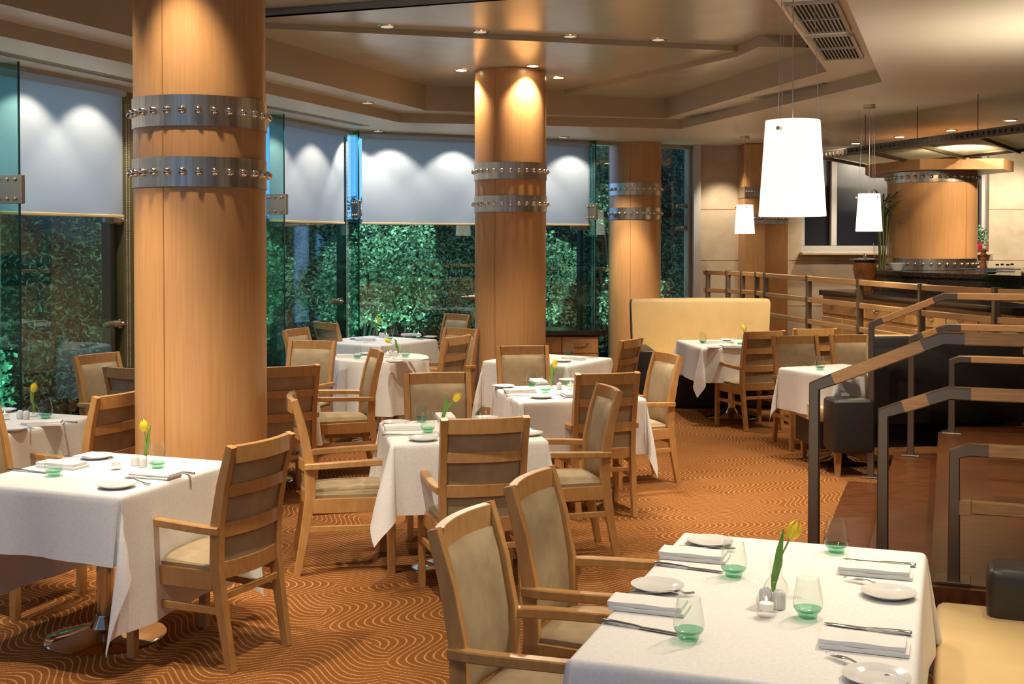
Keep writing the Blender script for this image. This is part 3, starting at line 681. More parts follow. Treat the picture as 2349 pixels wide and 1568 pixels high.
# ------------------------------------------------------------------ pendant lamps
def pendant(x, y, label, ang):
    zb = 1.84; ht = .345
    o = empty('pendant_lamp', (x, y, ZS), ang, label=label, cat='pendant lamp', group='white glass pendant lamps')
    q = MB(); q.lathe([(0, 0), (.055, 0), (.055, -.03), (.045, -.035), (0, -.035)], 24); q.build('ceiling_canopy', 'brushed', o)
    q = MB(); q.tube([(0, 0, -.03), (0, 0, zb+ht*.8-ZS)], .0024, 6); q.build('power_cord', 'brushed', o)
    q = MB(); q.lathe([(.112, zb-ZS), (.120, zb-ZS), (.097, zb+ht-ZS), (.089, zb+ht-ZS)], 48); q.lathe([(0, zb+.03-ZS), (.112, zb+.03-ZS)], 40); q.lathe([(0, zb+ht-.01-ZS), (.092, zb+ht-.01-ZS)], 40); sh = q.build('lamp_shade', 'shade', o)
    for k in range(3):
        a = 2*PI*k/3; q = MB(); q.tube([(.058*math.cos(a), .058*math.sin(a), -.01), (.094*math.cos(a), .094*math.sin(a), zb+ht-.04-ZS)], .0012, 5); q.build('suspension_wire', 'brushed', o)
        q = MB(); q.tube([(.095*math.cos(a), .095*math.sin(a), zb+ht-.035-ZS), (.122*math.cos(a), .122*math.sin(a), zb+ht-.035-ZS)], .007, 10); q.build('shade_knob', 'brushed', o)
    spot('lamp', o.location + V(0, 0, zb+.025-ZS), o.location + V(0, 0, -9), 34, 150, .6, (1, .84, .62), .06, o)
    spot('lamp', o.location + V(0, 0, zb+ht-.005-ZS), o.location + V(0, 0, 9), 5, 150, .6, (1, .84, .62), .05, o)
pendant((1817-1174.5)/F*4.34, 4.34, 'largest looking white pendant lamp over the bench table', R(-128))
pendant((1708-1174.5)/F*14.3, 14.3, 'smallest white pendant lamp in front of wood pilasters', R(-90))
pendant((1993-1174.5)/F*11.0, 11.0, 'middle sized white pendant lamp in front of bamboo plant', R(-70))

# ------------------------------------------------------------------ stair railings and platform guard
def railing(v, label, name='stair_railing', uend=2.6):
    o = empty(name, UV(-.53, v, 0), GA, label=label, cat='railing', group='stair railings')
    def L(u, z): return V(u + .53, 0, z)
    e = .085
    for (u0, z0, zl, u1, zu) in ((-.53, 0, 1.135, -.02, 1.352), (-.25, ST, 1.035, .005, 1.128), (.03, .356, None, None, .90)):
        q = MB(); q.box(L(u0, z0+.006), (.13, .13, .012), .002)
        if zl:
            sl = (L(u1, zu) - L(u0, zl)).normalized()
            q.sweep([L(u0, z0), L(u0, zl), L(u0, zl) + sl*e], .05, .05, (0, 1, 0)); q.build('railing_post', 'railmetal', o)
            q = MB(); q.sweep([L(u0, zl) + sl*e, L(u1, zu) - sl*e], .05, .05); q.build('sloping_handrail', 'railwood', o)
            q = MB(); q.sweep([L(u1, zu) - sl*e, L(u1, zu), L(u1+e, zu)], .052, .052, (0, 1, 0)); q.build('rail_elbow', 'railmetal', o)
            q = MB(); q.sweep([L(u1+e, zu), L(uend, zu)], .05, .05); q.build('level_handrail', 'railwood', o)
        else:
            q.sweep([L(u0, z0), L(u0, zu-.02), L(u0+.055, zu), L(u0+.13, zu)], .05, .05, (0, 1, 0)); q.build('railing_post', 'railmetal', o)
            q = MB(); q.sweep([L(u0+.13, zu), L(uend, zu)], .05, .05); q.build('level_handrail', 'railwood', o)
            q = MB(); q.box(L(u0+.03, zu-.235), (.07, .054, .06), .002); q.sweep([L(u0+.06, zu-.235), L(uend, zu-.235)], .045, .05) if v < 7 else None; q.build('lower_rail', 'railwood', o)
    q = MB(); q.sweep([L(1.3, .356), L(1.3, 1.34)], .05, .05, (0, 1, 0)); q.build('railing_post', 'railmetal', o)
railing(5.22, 'wood and metal stair railing nearest the bench table')
railing(9.24, 'wood and metal stair railing along the black booth back')
GP = [V(2.45, 15.26, 0), V(2.49, 15.22, 0), V(2.69, 14.92, 0), V(2.83, 14.7, 0), V(2.925, 14.3, 0), V(2.957, 13.95, 0), V(3.157, 12.75, 0), V(3.356, 11.55, 0), V(3.54, 10.35, 0), V(3.80, 9.4, 0), V(4.15, 9.0, 0)]
o = empty('platform_guard', GP[5], label='long wood and metal guard rail curving along the raised bar platform', cat='railing')
for i, p in enumerate(GP[1:-1]):
    q = MB(); q.sweep([p - GP[5] + V(0, 0, .36), p - GP[5] + V(0, 0, 1.385)], .055, .055, (0, 1, 0))
    for z in (1.352, 1.13, .90): q.box(p - GP[5] + V(0, 0, z), (.062, .062, .07), .003)
    q.build('railing_post', 'railmetal', o)
for z in (1.352, 1.13, .90):
    q = MB(); q.sweep([p - GP[5] + V(0, 0, z) for p in GP], .045, .052); q.build('guard_rail', 'railwood', o)

# ------------------------------------------------------------------ booths and bench
def bar_plan(q, pts, z0, z1, thick, bev=.02):
    q.sweep([V(p[0], p[1], (z0+z1)/2) for p in pts], thick, z1-z0, ch=.25)
# high cream booth before the thinnest column
bx0, bx1 = (1449-1174.5)/F*12.95, (1768-1174.5)/F*12.95
o = empty('cream_booth', ((bx0+bx1)/2, 12.95, 0), label='high backed cream leather booth with black sides before thinnest column', cat='booth'); wdb = bx1-bx0
def arc(x0, x1, y, sag, n=12): return [(x0+(x1-x0)*i/n, y + sag*(1-(2*i/n-1)**2)) for i in range(n+1)]
q = MB()
rows = []
for (zz, f) in ((.40, .965), (.6, .975), (.9, .99), (1.08, 1.0), (1.115, .99), (1.128, .965)):
    row_f = [V(x*f, y, zz) for x, y in arc(-wdb/2, wdb/2, 0, .16, 16)]
    th = .13 if zz < 1.1 else (.10 if zz < 1.12 else .06)
    off = (.13-th)/2
    row_b = [V(x*f, y+.13-off, zz) for x, y in arc(-wdb/2, wdb/2, 0, .16, 16)]
    rows.append([r + V(0, off, 0) for r in row_f] + list(reversed(row_b)))
q.ring_sweep(rows); q.build('booth_back', 'cream', o, 50)
q = MB(); rows = []
for zz, f in ((.1, .98), (.6, .985), (1.08, 1.01), (1.12, .985)):
    rows.append([V(x*f, y+.135, zz) for x, y in arc(-wdb/2, wdb/2, 0, .16, 16)] + [V(x*f, y+.16, zz) for x, y in reversed(arc(-wdb/2, wdb/2, 0, .16, 16))])
q.ring_sweep(rows); q.build('booth_outer_shell', 'leather', o)
q = MB(); q.box((.1, -.22, .40), (wdb-.30, .62, .10), .03, seg=3); q.build('seat_cushion', 'cream', o)
q = MB(); q.box((.1, -.18, .19), (wdb-.24, .5, .34), .01); q.build('booth_base', 'leather', o)
for s in (-1, 1): q = MB(); q.box((s*(wdb/2-.10), -.28, .40), (.17, .78, .46), .035, seg=3); q.build('booth_arm', 'leather', o)
# black backed booth by the stairs
o = empty('black_booth', (2.45, 8.98, 0), R(4), label='black leather booth with cream seat behind the stair railing', cat='booth')
q = MB(); q.sweep([V(.28, .06, .70), V(.8, .05, .70), V(1.3, .10, .70), V(1.75, .25, .70), V(2.1, .6, .70)], .07, .66, ch=.3); q.build('booth_outer_shell', 'leather', o, 50)
q = MB(); q.sweep([V(.285, .145, .74), V(.8, .135, .74), V(1.28, .185, .74), V(1.70, .33, .74), V(2.02, .65, .74)], .10, .59, ch=.4); q.build('booth_back', 'cream', o, 50)
q = MB(); q.box((.06, -.06, .385), (.32, .26, .40), .045, seg=3); q.build('booth_arm', 'leather', o)
q = MB(); q.sweep([V(-.14, .40, .43), V(.8, .44, .43), V(1.5, .62, .43)], .56, .12, ch=.3); q.build('seat_cushion', 'cream', o, 50)
q = MB(); q.sweep([V(-.12, .38, .27), V(.8, .42, .27), V(1.5, .60, .26)], .50, .20, ch=.05); q.build('booth_base', 'leather', o)
for xx, yy in ((-.03, -.08), (-.03, .72), (1.2, .3)):
    q = MB(); q.sweep([V(xx, yy, 0), V(xx, yy, .2)], [.035, .055], [.035, .055], (0, 1, 0)); q.build('leg', 'chairwood', o)
# bench of the table in front
o = empty('cream_bench', UV(-.055, 3.6), GA, label='cream leather bench with black arm beside the big white table', cat='bench')
q = MB(); q.box((.38, -.05, .385), (.72, 2.1, .13), .045, seg=4); q.build('seat_cushion', 'cream', o)
q = MB(); q.box((.40, -.05, .20), (.66, 2.0, .26), .02); q.build('bench_base', 'leather', o)
q = MB(); q.box((.62, .93, .42), (.86, .20, .40), .05, seg=4); q.build('bench_arm', 'leather', o)
q = MB(); q.box((.84, -.1, .62), (.16, 2.1, .62), .05, seg=3); q.build('bench_back', 'cream', o)
for yy in (-.95, .85):
    for xx in (.15, .65): q = MB(); q.box((xx, yy, .04), (.05, .05, .08)); q.build('leg', 'chairwood', o)

# ------------------------------------------------------------------ chairs
HB_ = lambda z: {0: -.285, .22: -.245, .42: -.215, .60: -.222, .76: -.252, .922: -.298}[z]
def make_chair():
    o = empty('dining_armchair'); tag(o, cat='chair')
    sp = [(z, HB_(z)) for z in (0, .22, .42, .60, .76, .922)]
    for s in (-1, 1):
        q = MB(); q.sweep([V(s*(.190+.012*(z-.4)), y, z) for z, y in sp], .034, [.034, .046, .054, .052, .046, .036], (0, 1, 0), .15) if False else q.sweep([V(s*(.190+.012*(z-.4)), y, z) for z, y in sp], .034, [.036, .046, .054, .052, .046, .036], (0, 1, 0), .15)
        q.build('rear_leg', 'chairwood', o)
        q = MB(); q.sweep([V(s*.226, .205, 0), V(s*.226, .205, .40), V(s*.226, .205, .578)], .036, .040, (0, 1, 0), .15); q.build('front_leg', 'chairwood', o)
        q = MB(); q.sweep([V(s*.222, .232, .590), V(s*.226, .15, .590), V(s*.226, -.06, .583), V(s*.222, -.15, .579), V(s*.212, -.205, .576), V(s*.206, -.24, .575)], .040, .032, ch=.25); q.build('armrest', 'chairwood', o)
        q = MB(); q.sweep([V(s*.222, .19, .245), V(s*.192, -.245, .245)], .020, .030, ch=.15); q.build('stretcher', 'chairwood', o)
    q = MB(); q.sweep([V(-.19, -.235, .30), V(.19, -.235, .30)], .018, .028); q.build('stretcher', 'chairwood', o)
    q = MB()
    for s in (-1, 1): q.sweep([V(s*.217, .19, .365), V(s*.194, -.20, .365)], .026, .075, ch=.1)
    q.sweep([V(-.21, .208, .365), V(.21, .208, .365)], .026, .075, ch=.1); q.build('seat_frame', 'chairwood', o)
    # cushion
    q = MB(); n = 10; rows = []
    top = [[None]*(n+1) for _ in range(n+1)]
    for i in range(n+1):
        for j in range(n+1):
            a = 2*i/n-1; b_ = 2*j/n-1; w_ = .200 + .012*b_
            z = .425 + .024*(1-abs(a)**3.5)*(1-abs(b_)**3.5) - .010*(max(0, abs(a)-.85)+max(0, abs(b_)-.85))*4
            top[i][j] = q.bm.verts.new((a*w_, .005 + b_*.222, z))
    for i in range(n):
        for j in range(n): q.bm.faces.new((top[i][j], top[i+1][j], top[i+1][j+1], top[i][j+1]))
    rim = [top[i][0] for i in range(n+1)] + [top[n][j] for j in range(1, n+1)] + [top[i][n] for i in range(n-1, -1, -1)] + [top[0][j] for j in range(n-1, 0, -1)]
    low = [q.bm.verts.new((v.co.x*.985, (v.co.y-.005)*.985+.005, .398)) for v in rim]
    for i in range(len(rim)): q.bm.faces.new((rim[i], rim[(i+1) % len(rim)], low[(i+1) % len(rim)], low[i]))
    q.bm.faces.new(low); q.build('seat_cushion', 'suede', o, 60)
    # curved back: slats and upholstered panel
    def yb(z):
        zs = sp
        for (z0, y0), (z1, y1) in zip(zs, zs[1:]):
            if z0 <= z <= z1: return y0 + (y1-y0)*(z-z0)/(z1-z0)
    def cx(x): return -.030*(1-(x/.19)**2)
    def slat(z, h, th, name, dy=0, hw=.176):
        q = MB(); q.sweep([V(-hw + 2*hw*k/8, yb(z) + cx(-hw + 2*hw*k/8) + dy, z) for k in range(9)], th, h, ch=.15); q.build(name, 'chairwood', o)
    slat(.886, .072, .030, 'top_rail'); slat(.735, .05, .016, 'back_slat', -.012); slat(.572, .058, .016, 'back_slat', -.012); slat(.405, .07, .022, 'back_slat', 0)
    q = MB(); nz, nx = 12, 10; rows = []
    for k in range(nz+1):
        z = .425 + (.852-.425)*k/nz; f, r = [], []
        for j in range(nx+1):
            x = -.174 + .348*j/nx; e = (1-abs(2*j/nx-1)**4)*(1-abs(2*k/nz-1)**8)
            f.append(V(x, yb(z) + cx(x) + .012 + .020*e, z)); r.append(V(x, yb(z) + cx(x) - .006, z))
        rows.append(f + list(reversed(r)))
    q.ring_sweep(rows); q.build('back_panel', 'suede', o, 60)
    return o
def chair(ax, ay, bx, by, head, label, zt=.912):
    """top rail ends as seen in the photograph, and the way the chair faces (degrees from +X)"""
    c = (px(ax, ay, zt) + px(bx, by, zt))/2; f = V(math.cos(R(head)), math.sin(R(head)), 0)
    p = c + f*.30; p.z = 0
    return inst('chair', make_chair, p, R(head) - PI/2, label, 'wooden armchairs with olive suede seats')
def chair_at(x, y, head, label):
    return inst('chair', make_chair, V(x, y, 0), R(head) - PI/2, label, 'wooden armchairs with olive suede seats')
chair(520, 1030, 678, 997, 154, 'armchair standing alone before thickest column, slatted back to camera')
chair(655, 899, 688, 925, 12, 'armchair seen from its side at window side of central square table')
chair(1020, 970, 1205, 956, 103, 'armchair with slatted back to camera at the central square table')
chair(1370, 880, 1430, 903, 192, 'armchair facing the window side at stair side of central square table')
chair(930, 862, 1073, 854, 281, 'armchair facing camera across the central square table')
chair(1325, 864, 1462, 854, 104, 'armchair with slatted back to camera at the table before middle column')
chair(1143, 796, 1252, 795, 281, 'armchair facing camera directly before the middle column')
chair(1500, 807, 1568, 820, 200, 'armchair with long shadow standing beside the open carpet aisle')
chair(1420, 785, 1478, 775, 150, 'armchair between drawer chest table and the black booth arm')
chair(1019, 778, 1083, 769, 153, 'armchair with split shadow on its back beside the round table')
chair(1028, 758, 1090, 752, 232, 'armchair half hidden behind the middle column edge')
chair(1022, 721, 1080, 723, 226, 'armchair against the far glazing, topmost of the chairs by middle column')
chair(715, 738, 777, 744, 42, 'armchair with slatted back at window corner beside the glass fin')
chair(648, 760, 704, 752, 338, 'small looking armchair against glass just past thickest column')
chair(668, 782, 768, 785, 254, 'armchair facing camera behind the hidden round table')
chair(853, 799, 879, 811, 197, 'armchair in profile with grey sheen between the two round tables')
chair(612, 845, 714, 840, 118, 'armchair with slatted back partly hidden by thickest column, stair side')
chair(203, 914, 352, 896, 158, 'armchair with slatted back cut by the window side of thickest column')
chair(238, 843, 345, 850, 62, 'armchair with shining top rail just behind thickest column')
chair(193, 821, 245, 808, 332, 'armchair facing inwards against glass left of thickest column')
chair(985, 1222, 1125, 1156, -22, 'armchair nearest the camera at the bench table')
chair(1163, 1120, 1262, 1076, -22, 'second armchair from camera at the bench table')
chair_at(*(UV(-4.25, 4.62).xy), -20, 'armchair cut by the photo edge beside the white table')
chair(1711, 763, 1800, 760, 108, 'armchair with slatted back at the high cream booth table')
chair(1770, 776, 1873, 769, 279, 'armchair facing camera beside the stair side booth table')
chair(1905, 771, 2005, 769, 275, 'armchair facing camera partly hidden by stair railing post')
chair(1827, 758, 1913, 754, 95, 'dark armchair with its slatted back farthest toward the bar')

# ------------------------------------------------------------------ tables and cloths
ZT = .735
def hang(p, Rr=.018):
    if p <= 0: return 0, 0
    if p < Rr*PI/2: return Rr*math.sin(p/Rr), -Rr*(1-math.cos(p/Rr))
    return Rr, -Rr - (p - Rr*PI/2)
def square_cloth(a, b_, dx, dy, seed, flare=.22):
    rr = random.Random(seed); ph = [rr.uniform(0, 6) for _ in range(8)]; q = MB()
    def axis(h, d):
        n = 10; s = [-h + 2*h*i/n for i in range(n+1)]
        e = [.004, .010, .018, .030, .05] + [.05 + (d-.05)*i/9 for i in range(1, 10)]
        return [-h-t for t in reversed(e)] + s + [h+t for t in e]
    X, Y = axis(a, dx), axis(b_, dy); G = []
    for x in X:
        row = []
        for y in Y:
            p = max(0, abs(x)-a); t = max(0, abs(y)-b_); sx = 1 if x > 0 else -1; sy = 1 if y > 0 else -1
            if p == 0 and t == 0: P = V(x, y, 0)
            elif t == 0:
                o_, z = hang(p); k = -z/dx
                o_ += k*(.022 + .016*math.sin(y*9/b_*.4 + ph[0]+sx) + .008*math.sin(y*23+ph[1])); P = V(sx*(a+o_), y*(1+.02*k), z)
            elif p == 0:
                o_, z = hang(t); k = -z/dy
                o_ += k*(.022 + .016*math.sin(x*9/a*.4 + ph[2]+sy) + .008*math.sin(x*23+ph[3])); P = V(x*(1+.02*k), sy*(b_+o_), z)
            else:
                r = math.hypot(p, t); f = math.atan2(t, p); g = math.sin(2*f)
                o_, z = hang(r); k = min(1, r/.3); out_ = flare*r*g**1.6*(.75 + .25*math.sin(ph[4]+sx+2*sy))
                zz = -math.sqrt(max(0, z*z - out_*out_)) if r > .03 else z
                ox = o_*math.cos(f) + out_*.72 + k*.022*math.cos(f); oy = o_*math.sin(f) + out_*.69 + k*.022*math.sin(f)
                # the fold swings to one side
                sw = .10*r*math.sin(4*f)*(1 if (sx*sy) > 0 else -1)
                P = V(sx*(a + ox + sw), sy*(b_ + oy - sw), zz)
            row.append(q.bm.verts.new(P))
        G.append(row)
    for i in range(len(X)-1):
        for j in range(len(Y)-1): q.bm.faces.new((G[i][j], G[i+1][j], G[i+1][j+1], G[i][j+1]))
    return q
def round_cloth(r, drop, seed, n=96):
    q = MB(); rr = random.Random(seed); ph = rr.uniform(0, 6)
    prof = [(0, 0), (r*.5, 0), (r*.9, 0)] + [(r-.012+.012*math.sin(t), -.012*(1-math.cos(t))) for t in (0, .5, 1, 1.57)] + [(r, -.012-(drop-.012)*k/9) for k in range(1, 10)]
    def fn(p, a):
        k = max(0, -p.z/drop); w_ = math.sin(a*11 + ph + .6*math.sin(3*a)); amp = .045*k*(w_*.8 + .35*math.sin(23*a)) + .03*k
        s = (p.xy.length + amp)/max(1e-6, p.xy.length); return V(p.x*s, p.y*s, p.z)
    q.lathe(prof, n, fn=fn); return q
def make_table(a, b_, rnd=False):
    def f():
        o = empty('dining_table'); tag(o, cat='table')
        q = MB()
        if rnd: q.lathe([(0, ZT-.035), (a-.012, ZT-.035), (a-.012, ZT-.004), (0, ZT-.004)], 40)
        else: q.box((0, 0, ZT-.02), (2*a-.006, 2*b_-.006, .030), .004)
        q.build('tabletop', 'chairwood', o)
        n = [0] if b_ < .5 else [-.38, .38]
        for y in n:
            q = MB(); q.lathe([(.038, .05), (.038, ZT-.03)], 24, (0, y, 0)); q.build('table_pedestal', 'steel', o)
            q = MB(); q.lathe([(0, 0), (.255, 0), (.26, .006), (.25, .014), (.15, .028), (.07, .05), (.042, .10), (.038, .10)], 48, (0, y, 0)); q.build('table_base', 'chrome', o)
        return o
    return f
TB = {}
def table(key, cx_, cy_, ang, a, b_, dx, dy, where, rnd=False, flare=.22):
    TB[key] = (V(cx_, cy_, 0), ang)
    o = make_table(a, b_, rnd)(); o.location = (cx_, cy_, 0); o.rotation_euler = (0, 0, ang)
    tag(o, f'pedestal table under white cloth, {where}', 'table', 'cloth covered dining tables')
    q = round_cloth(a+.01, dx, key.__hash__() % 97) if rnd else square_cloth(a, b_, dx, dy, sum(map(ord, key)), flare)
    c = q.build('tablecloth', 'cloth', None, 75, loc=(cx_, cy_, ZT), rz=ang)
    tag(c, f'white tablecloth on {where}', 'tablecloth', 'white tablecloths')
c1 = UV(-.465, 3.42)*1.0
def rect_center(p, e_ang, a, b_):   # near corner p on the table top, first edge direction
    e = V(math.cos(e_ang), math.sin(e_ang), 0); f = V(-math.sin(e_ang), math.cos(e_ang), 0); return p + e*a + f*b_
bl = px(1575, 1222, ZT); e = UV(1, 0); f_ = UV(0, 1)
cT1 = bl + e*.385 - f_*.665; table('T1', cT1.x, cT1.y, GA, .385, .665, .30, .30, 'the big table beside the cream bench', flare=.06)
p = px(276, 1134, ZT); cT2 = p - e*.385 + f_*.385; table('T2', cT2.x, cT2.y, GA, .385, .385, .56, .29, 'the table before the thickest column')
p = px(904, 1019, ZT); cT3 = rect_center(p, R(10.5), .385, .385); table('T3', cT3.x, cT3.y, R(10.5), .385, .385, .36, .36, 'the central square table')
p = px(1200, 921, ZT); cT4 = rect_center(p, R(13), .40, .40); table('T4', cT4.x, cT4.y, R(13), .40, .40, .37, .37, 'the table before the middle column', flare=.12)
p = px(1297, 838, ZT); cT5 = rect_center(p, R(58), .39, .39); table('T5', cT5.x, cT5.y, R(58), .39, .39, .40, .40, 'the table before the drawer chest')
p = px(874, 818, ZT); table('T6', p.x, p.y, 0, .41, .41, .46, 0, 'the round table with pleated cloth', True)
p = px(871, 792, ZT); cT7 = rect_center(p, R(56), .44, .44); table('T7', cT7.x, cT7.y, R(56), .44, .44, .42, .42, 'the table nearest the far glazing')
p = px(191, 957, ZT); cT8 = p - e*.385 - f_*.32; table('T8', cT8.x, cT8.y, GA, .385, .385, .40, .40, 'the window table at photo edge')
table('T9', -1.86, 8.72, 0, .42, .42, .46, 0, 'the round table mostly hidden behind thickest column', True)
p = px(1612, 798, ZT); cT10 = rect_center(p, R(6), .42, .47); table('T10', cT10.x, cT10.y, R(6), .42, .47, .34, .34, 'the table before the high cream booth')
p = px(1793, 845, ZT); cT11 = p + V(math.cos(R(27)) + math.sin(R(27)), math.sin(R(27)) - math.cos(R(27)), 0)*.32 + V(.02, .09, 0); table('T11', cT11.x, cT11.y, R(27), .32, .32, .34, .34, 'the table of the stair side booth', flare=.14)

# ------------------------------------------------------------------ table ware
def mk_plate():
    q = MB(); q.lathe([(0, .004), (.045, .004), (.048, .0), (.052, .004), (.066, .0085), (.0775, .0135), (.0778, .0155), (.067, .0125), (.053, .0095), (.0485, .0068), (.046, .0062), (0, .0062)], 56)
    o = q.build('side_plate', 'china', None, 60); tag(o, cat='plate'); return o
def mk_napkin():
    q = MB()
    def layer(z, hw, hl, t, dx, dy):
        pr = []
        for k in range(9):
            a = -PI/2 + PI*k/8; pr.append((hw + t/2*math.cos(a) - t/2, z + t/2 + t/2*math.sin(a)))
        sec = [(-hw, z)] + pr + [(-hw, z + t)]
        rings = []
        for i in range(9):
            x = -hl + 2*hl*i/8; wv = .0012*math.sin(i*1.3 + z*300)
            rings.append([V(x + dx, y + dy, zz + (wv if zz > z + t*.4 else 0)) for y, zz in sec])
        q.ring_sweep(rings)
    layer(0, .052, .105, .010, .004, 0); layer(.0102, .048, .103, .012, -.003, .002)
    o = q.build('folded_napkin', 'napkin', None, 50); tag(o, cat='napkin'); return o
def mk_knife():
    o = empty('table_knife'); tag(o, cat='knife')
    q = MB(); pts = [V(-.105, 0, .004), V(-.10, 0, .004), V(-.06, 0, .0035), V(0, 0, .0035)]; q.sweep([V(-.112, .004, .003), V(-.100, .002, .003), V(-.05, 0, .003), V(0, 0, .003)], [.004, .013, .017, .014], [.0015, .002, .002, .0025], ch=.3); q.build('knife_blade', 'steel', o, 50)
    q = MB(); q.sweep([V(0, 0, .004), V(.02, 0, .005), V(.07, 0, .006), V(.105, 0, .006), V(.110, 0, .006)], [.010, .011, .014, .017, .010], [.004, .006, .008, .009, .006], ch=.5); q.build('knife_handle', 'steel', o, 50)
    return o
def mk_fork():
    o = empty('table_fork'); tag(o, cat='fork')
    q = MB(); q.sweep([V(-.035, 0, .010), V(-.015, 0, .012), V(.02, 0, .006), V(.07, 0, .004), V(.095, 0, .005), V(.10, 0, .005)], [.020, .007, .006, .009, .014, .008], [.0025, .003, .0035, .003, .003, .002], ch=.4); q.build('fork_handle', 'steel', o, 50)
    q = MB()
    for k in range(4):
        y = -.0085 + .0057*k; q.sweep([V(-.034, y, .010), V(-.060, y, .007), V(-.085, y*.9, .010)], [.0030, .0026, .0015], [.0022, .002, .0014])
    q.build('fork_tine', 'steel', o, 50); return o
def mk_glass():
    o = empty('stemless_glass'); tag(o, cat='glass')
    q = MB(); q.lathe([(.0380, .0282), (.0395, .032), (.0405, .042), (.038, .062), (.0335, .085), (.0295, .108), (.0290, .1085), (.0283, .108), (.0323, .085), (.0368, .062), (.0393, .042), (.0382, .032), (.0370, .0284)], 40); q.build('glass_bowl', 'glass', o, 70)
    q = MB(); q.lathe([(0, .001), (.023, .001), (.0255, .004), (.0262, .012), (.034, .0205), (.0375, .0275), (.0365, .0278), (.031, .021), (.02, .0155), (0, .0135)], 40); q.build('green_base', 'greenglass', o, 70)
    return o
def mk_vase():
    q = MB(); q.lathe([(0, .002), (.022, .002), (.031, .010), (.0355, .024), (.034, .038), (.026, .052), (.0185, .062), (.0165, .072), (.0175, .092), (.0195, .108), (.0187, .108), (.0168, .092), (.0157, .072), (.0177, .062), (.025, .052), (.0328, .038), (.034, .024), (.029, .012), (0, .006)], 40)
    o = q.build('bud_vase', 'clearglass', None, 70); tag(o, cat='vase'); return o
def mk_shaker():
    o = empty('table_shaker'); tag(o, cat='shaker')
    q = MB(); q.lathe([(0, 0), (.0175, 0), (.0185, .003), (.0185, .034), (.0165, .043), (.010, .049), (0, .051)], 28); q.build('shaker_body', 'china', o, 60)
    q = MB()
    for a in (0, 2.1, 4.2): q.sphere((.005*math.cos(a), .005*math.sin(a), .0500), .0012, u=6, v=4)
    q.build('pour_hole', 'dark', o); return o
def mk_tealight():
    q = MB()
    def fn(p, a):
        k = max(0, (p.z-.03)/.025); s = 1 + .10*k*math.cos(4*a); return V(p.x*s, p.y*s, p.z + .007*k*math.cos(4*a))
    q.lathe([(0, .001), (.024, .001), (.027, .006), (.0275, .03), (.0285, .045), (.029, .052), (.0265, .052), (.0245, .045), (.0235, .018), (.0, .014)], 40, fn=fn)
    o = q.build('tealight_holder', 'clearglass', None, 70); tag(o, cat='candle holder'); return o
def mk_candle():
    o = empty('tealight_candle'); tag(o, cat='candle')
    q = MB(); q.lathe([(0, 0), (.0195, 0), (.0195, .016), (.018, .017), (0, .0165)], 28); q.build('candle_wax', 'wax', o)
    q = MB(); q.lathe([(0, .018), (.002, .021), (.0028, .025), (.0015, .031), (0, .036)], 12); q.build('candle_flame', 'flame', o); return o
def mk_tulip(bend, leafside, hb, droop=False):
    o = empty('yellow_tulip'); tag(o, cat='flower')
    top = V(bend, 0, hb)
    st = [V(-bend*.15, 0, .012), V(0, 0, .06), V(bend*.3, 0, .06+(hb-.06)*.5), top]
    q = MB(); q.tube(st, [.0028, .0028, .0026, .003], 8); q.build('flower_stem', 'stem', o)
    ax = (st[3] - st[2]).normalized(); q = MB(); Q = V(0, 0, 1).rotation_difference(ax).to_matrix()
    for k in range(6):
        a0 = 2*PI*k/6; rr = 1.0 if k % 2 else .90; rows = []
        for i in range(8):
            t = i/7; r = .0205*rr*math.sin(PI*min(1, .12+.80*t))**.6*(1 if t < .6 else 1-.38*((t-.6)/.4)**2); z = .058*t*(1.0 if k % 2 else .95); hwid = (1.0*(1-t**3)+.04)*.62
            rows.append([top + Q @ V(r*math.cos(a0+hwid*s), r*math.sin(a0+hwid*s), z + .001*s*s) for s in (-1, -.5, 0, .5, 1)])
        for r0, r1 in zip(rows, rows[1:]):
            v0 = [q.bm.verts.new(x) for x in r0]; v1_ = [q.bm.verts.new(x) for x in r1]
            for j in range(4): q.bm.faces.new((v0[j], v0[j+1], v1_[j+1], v1_[j]))
    bmesh.ops.remove_doubles(q.bm, verts=q.bm.verts, dist=.0004); q.build('tulip_bloom', 'tulip', o, 80)
    def leaf(pts, wd):
        q = MB(); n = len(pts); rows = []
        for i, p in enumerate(pts):
            t = i/(n-1); ww = wd*(math.sin(PI*(t*.92+.06))**.7); rows.append([V(p[0]-ww*.85, ww*.5, p[1]+.001), V(p[0], -.003, p[1]-.002), V(p[0]+ww*.85, -ww*.5, p[1]+.001)])
        vs = [[q.bm.verts.new(x) for x in r] for r in rows]
        for r0, r1 in zip(vs, vs[1:]):
            for j in range(2): q.bm.faces.new((r0[j], r0[j+1], r1[j+1], r1[j]))
        q.build('tulip_leaf', 'leafgreen', o, 80)
    s = leafside
    leaf([(-.010*s, .02), (-.004*s, .06), (.006*s, .10), (.010*s, .135), (.022*s, hb+.03)], .0125)
    if droop: leaf([(.0, .05), (.012, .10), (.028, .135), (.046, .14), (.058, .118), (.062, .095)], .007)
    return o
ZI = ZT + .0015
TN = {'T1': 'big bench table', 'T2': 'table before thickest column', 'T3': 'central square table', 'T4': 'table before middle column', 'T5': 'drawer chest table', 'T6': 'round pleated table', 'T7': 'table nearest far glazing', 'T8': 'window table at photo edge', 'T9': 'hidden round table', 'T10': 'high cream booth table', 'T11': 'stair side booth table'}
def put(key, maker, x, y, rz, label, group, dz=0):
    p = px(x, y, ZI + dz); return inst(key, maker, p, rz, label, group)
def plate(t, x, y, w_): put('plate', mk_plate, x, y, 0, f'white side plate {w_} on {TN[t]}', 'white side plates')
def napkin(t, x, y, ang, w_): put('napkin', mk_napkin, x, y, R(ang), f'folded white napkin {w_} on {TN[t]}', 'folded white napkins')
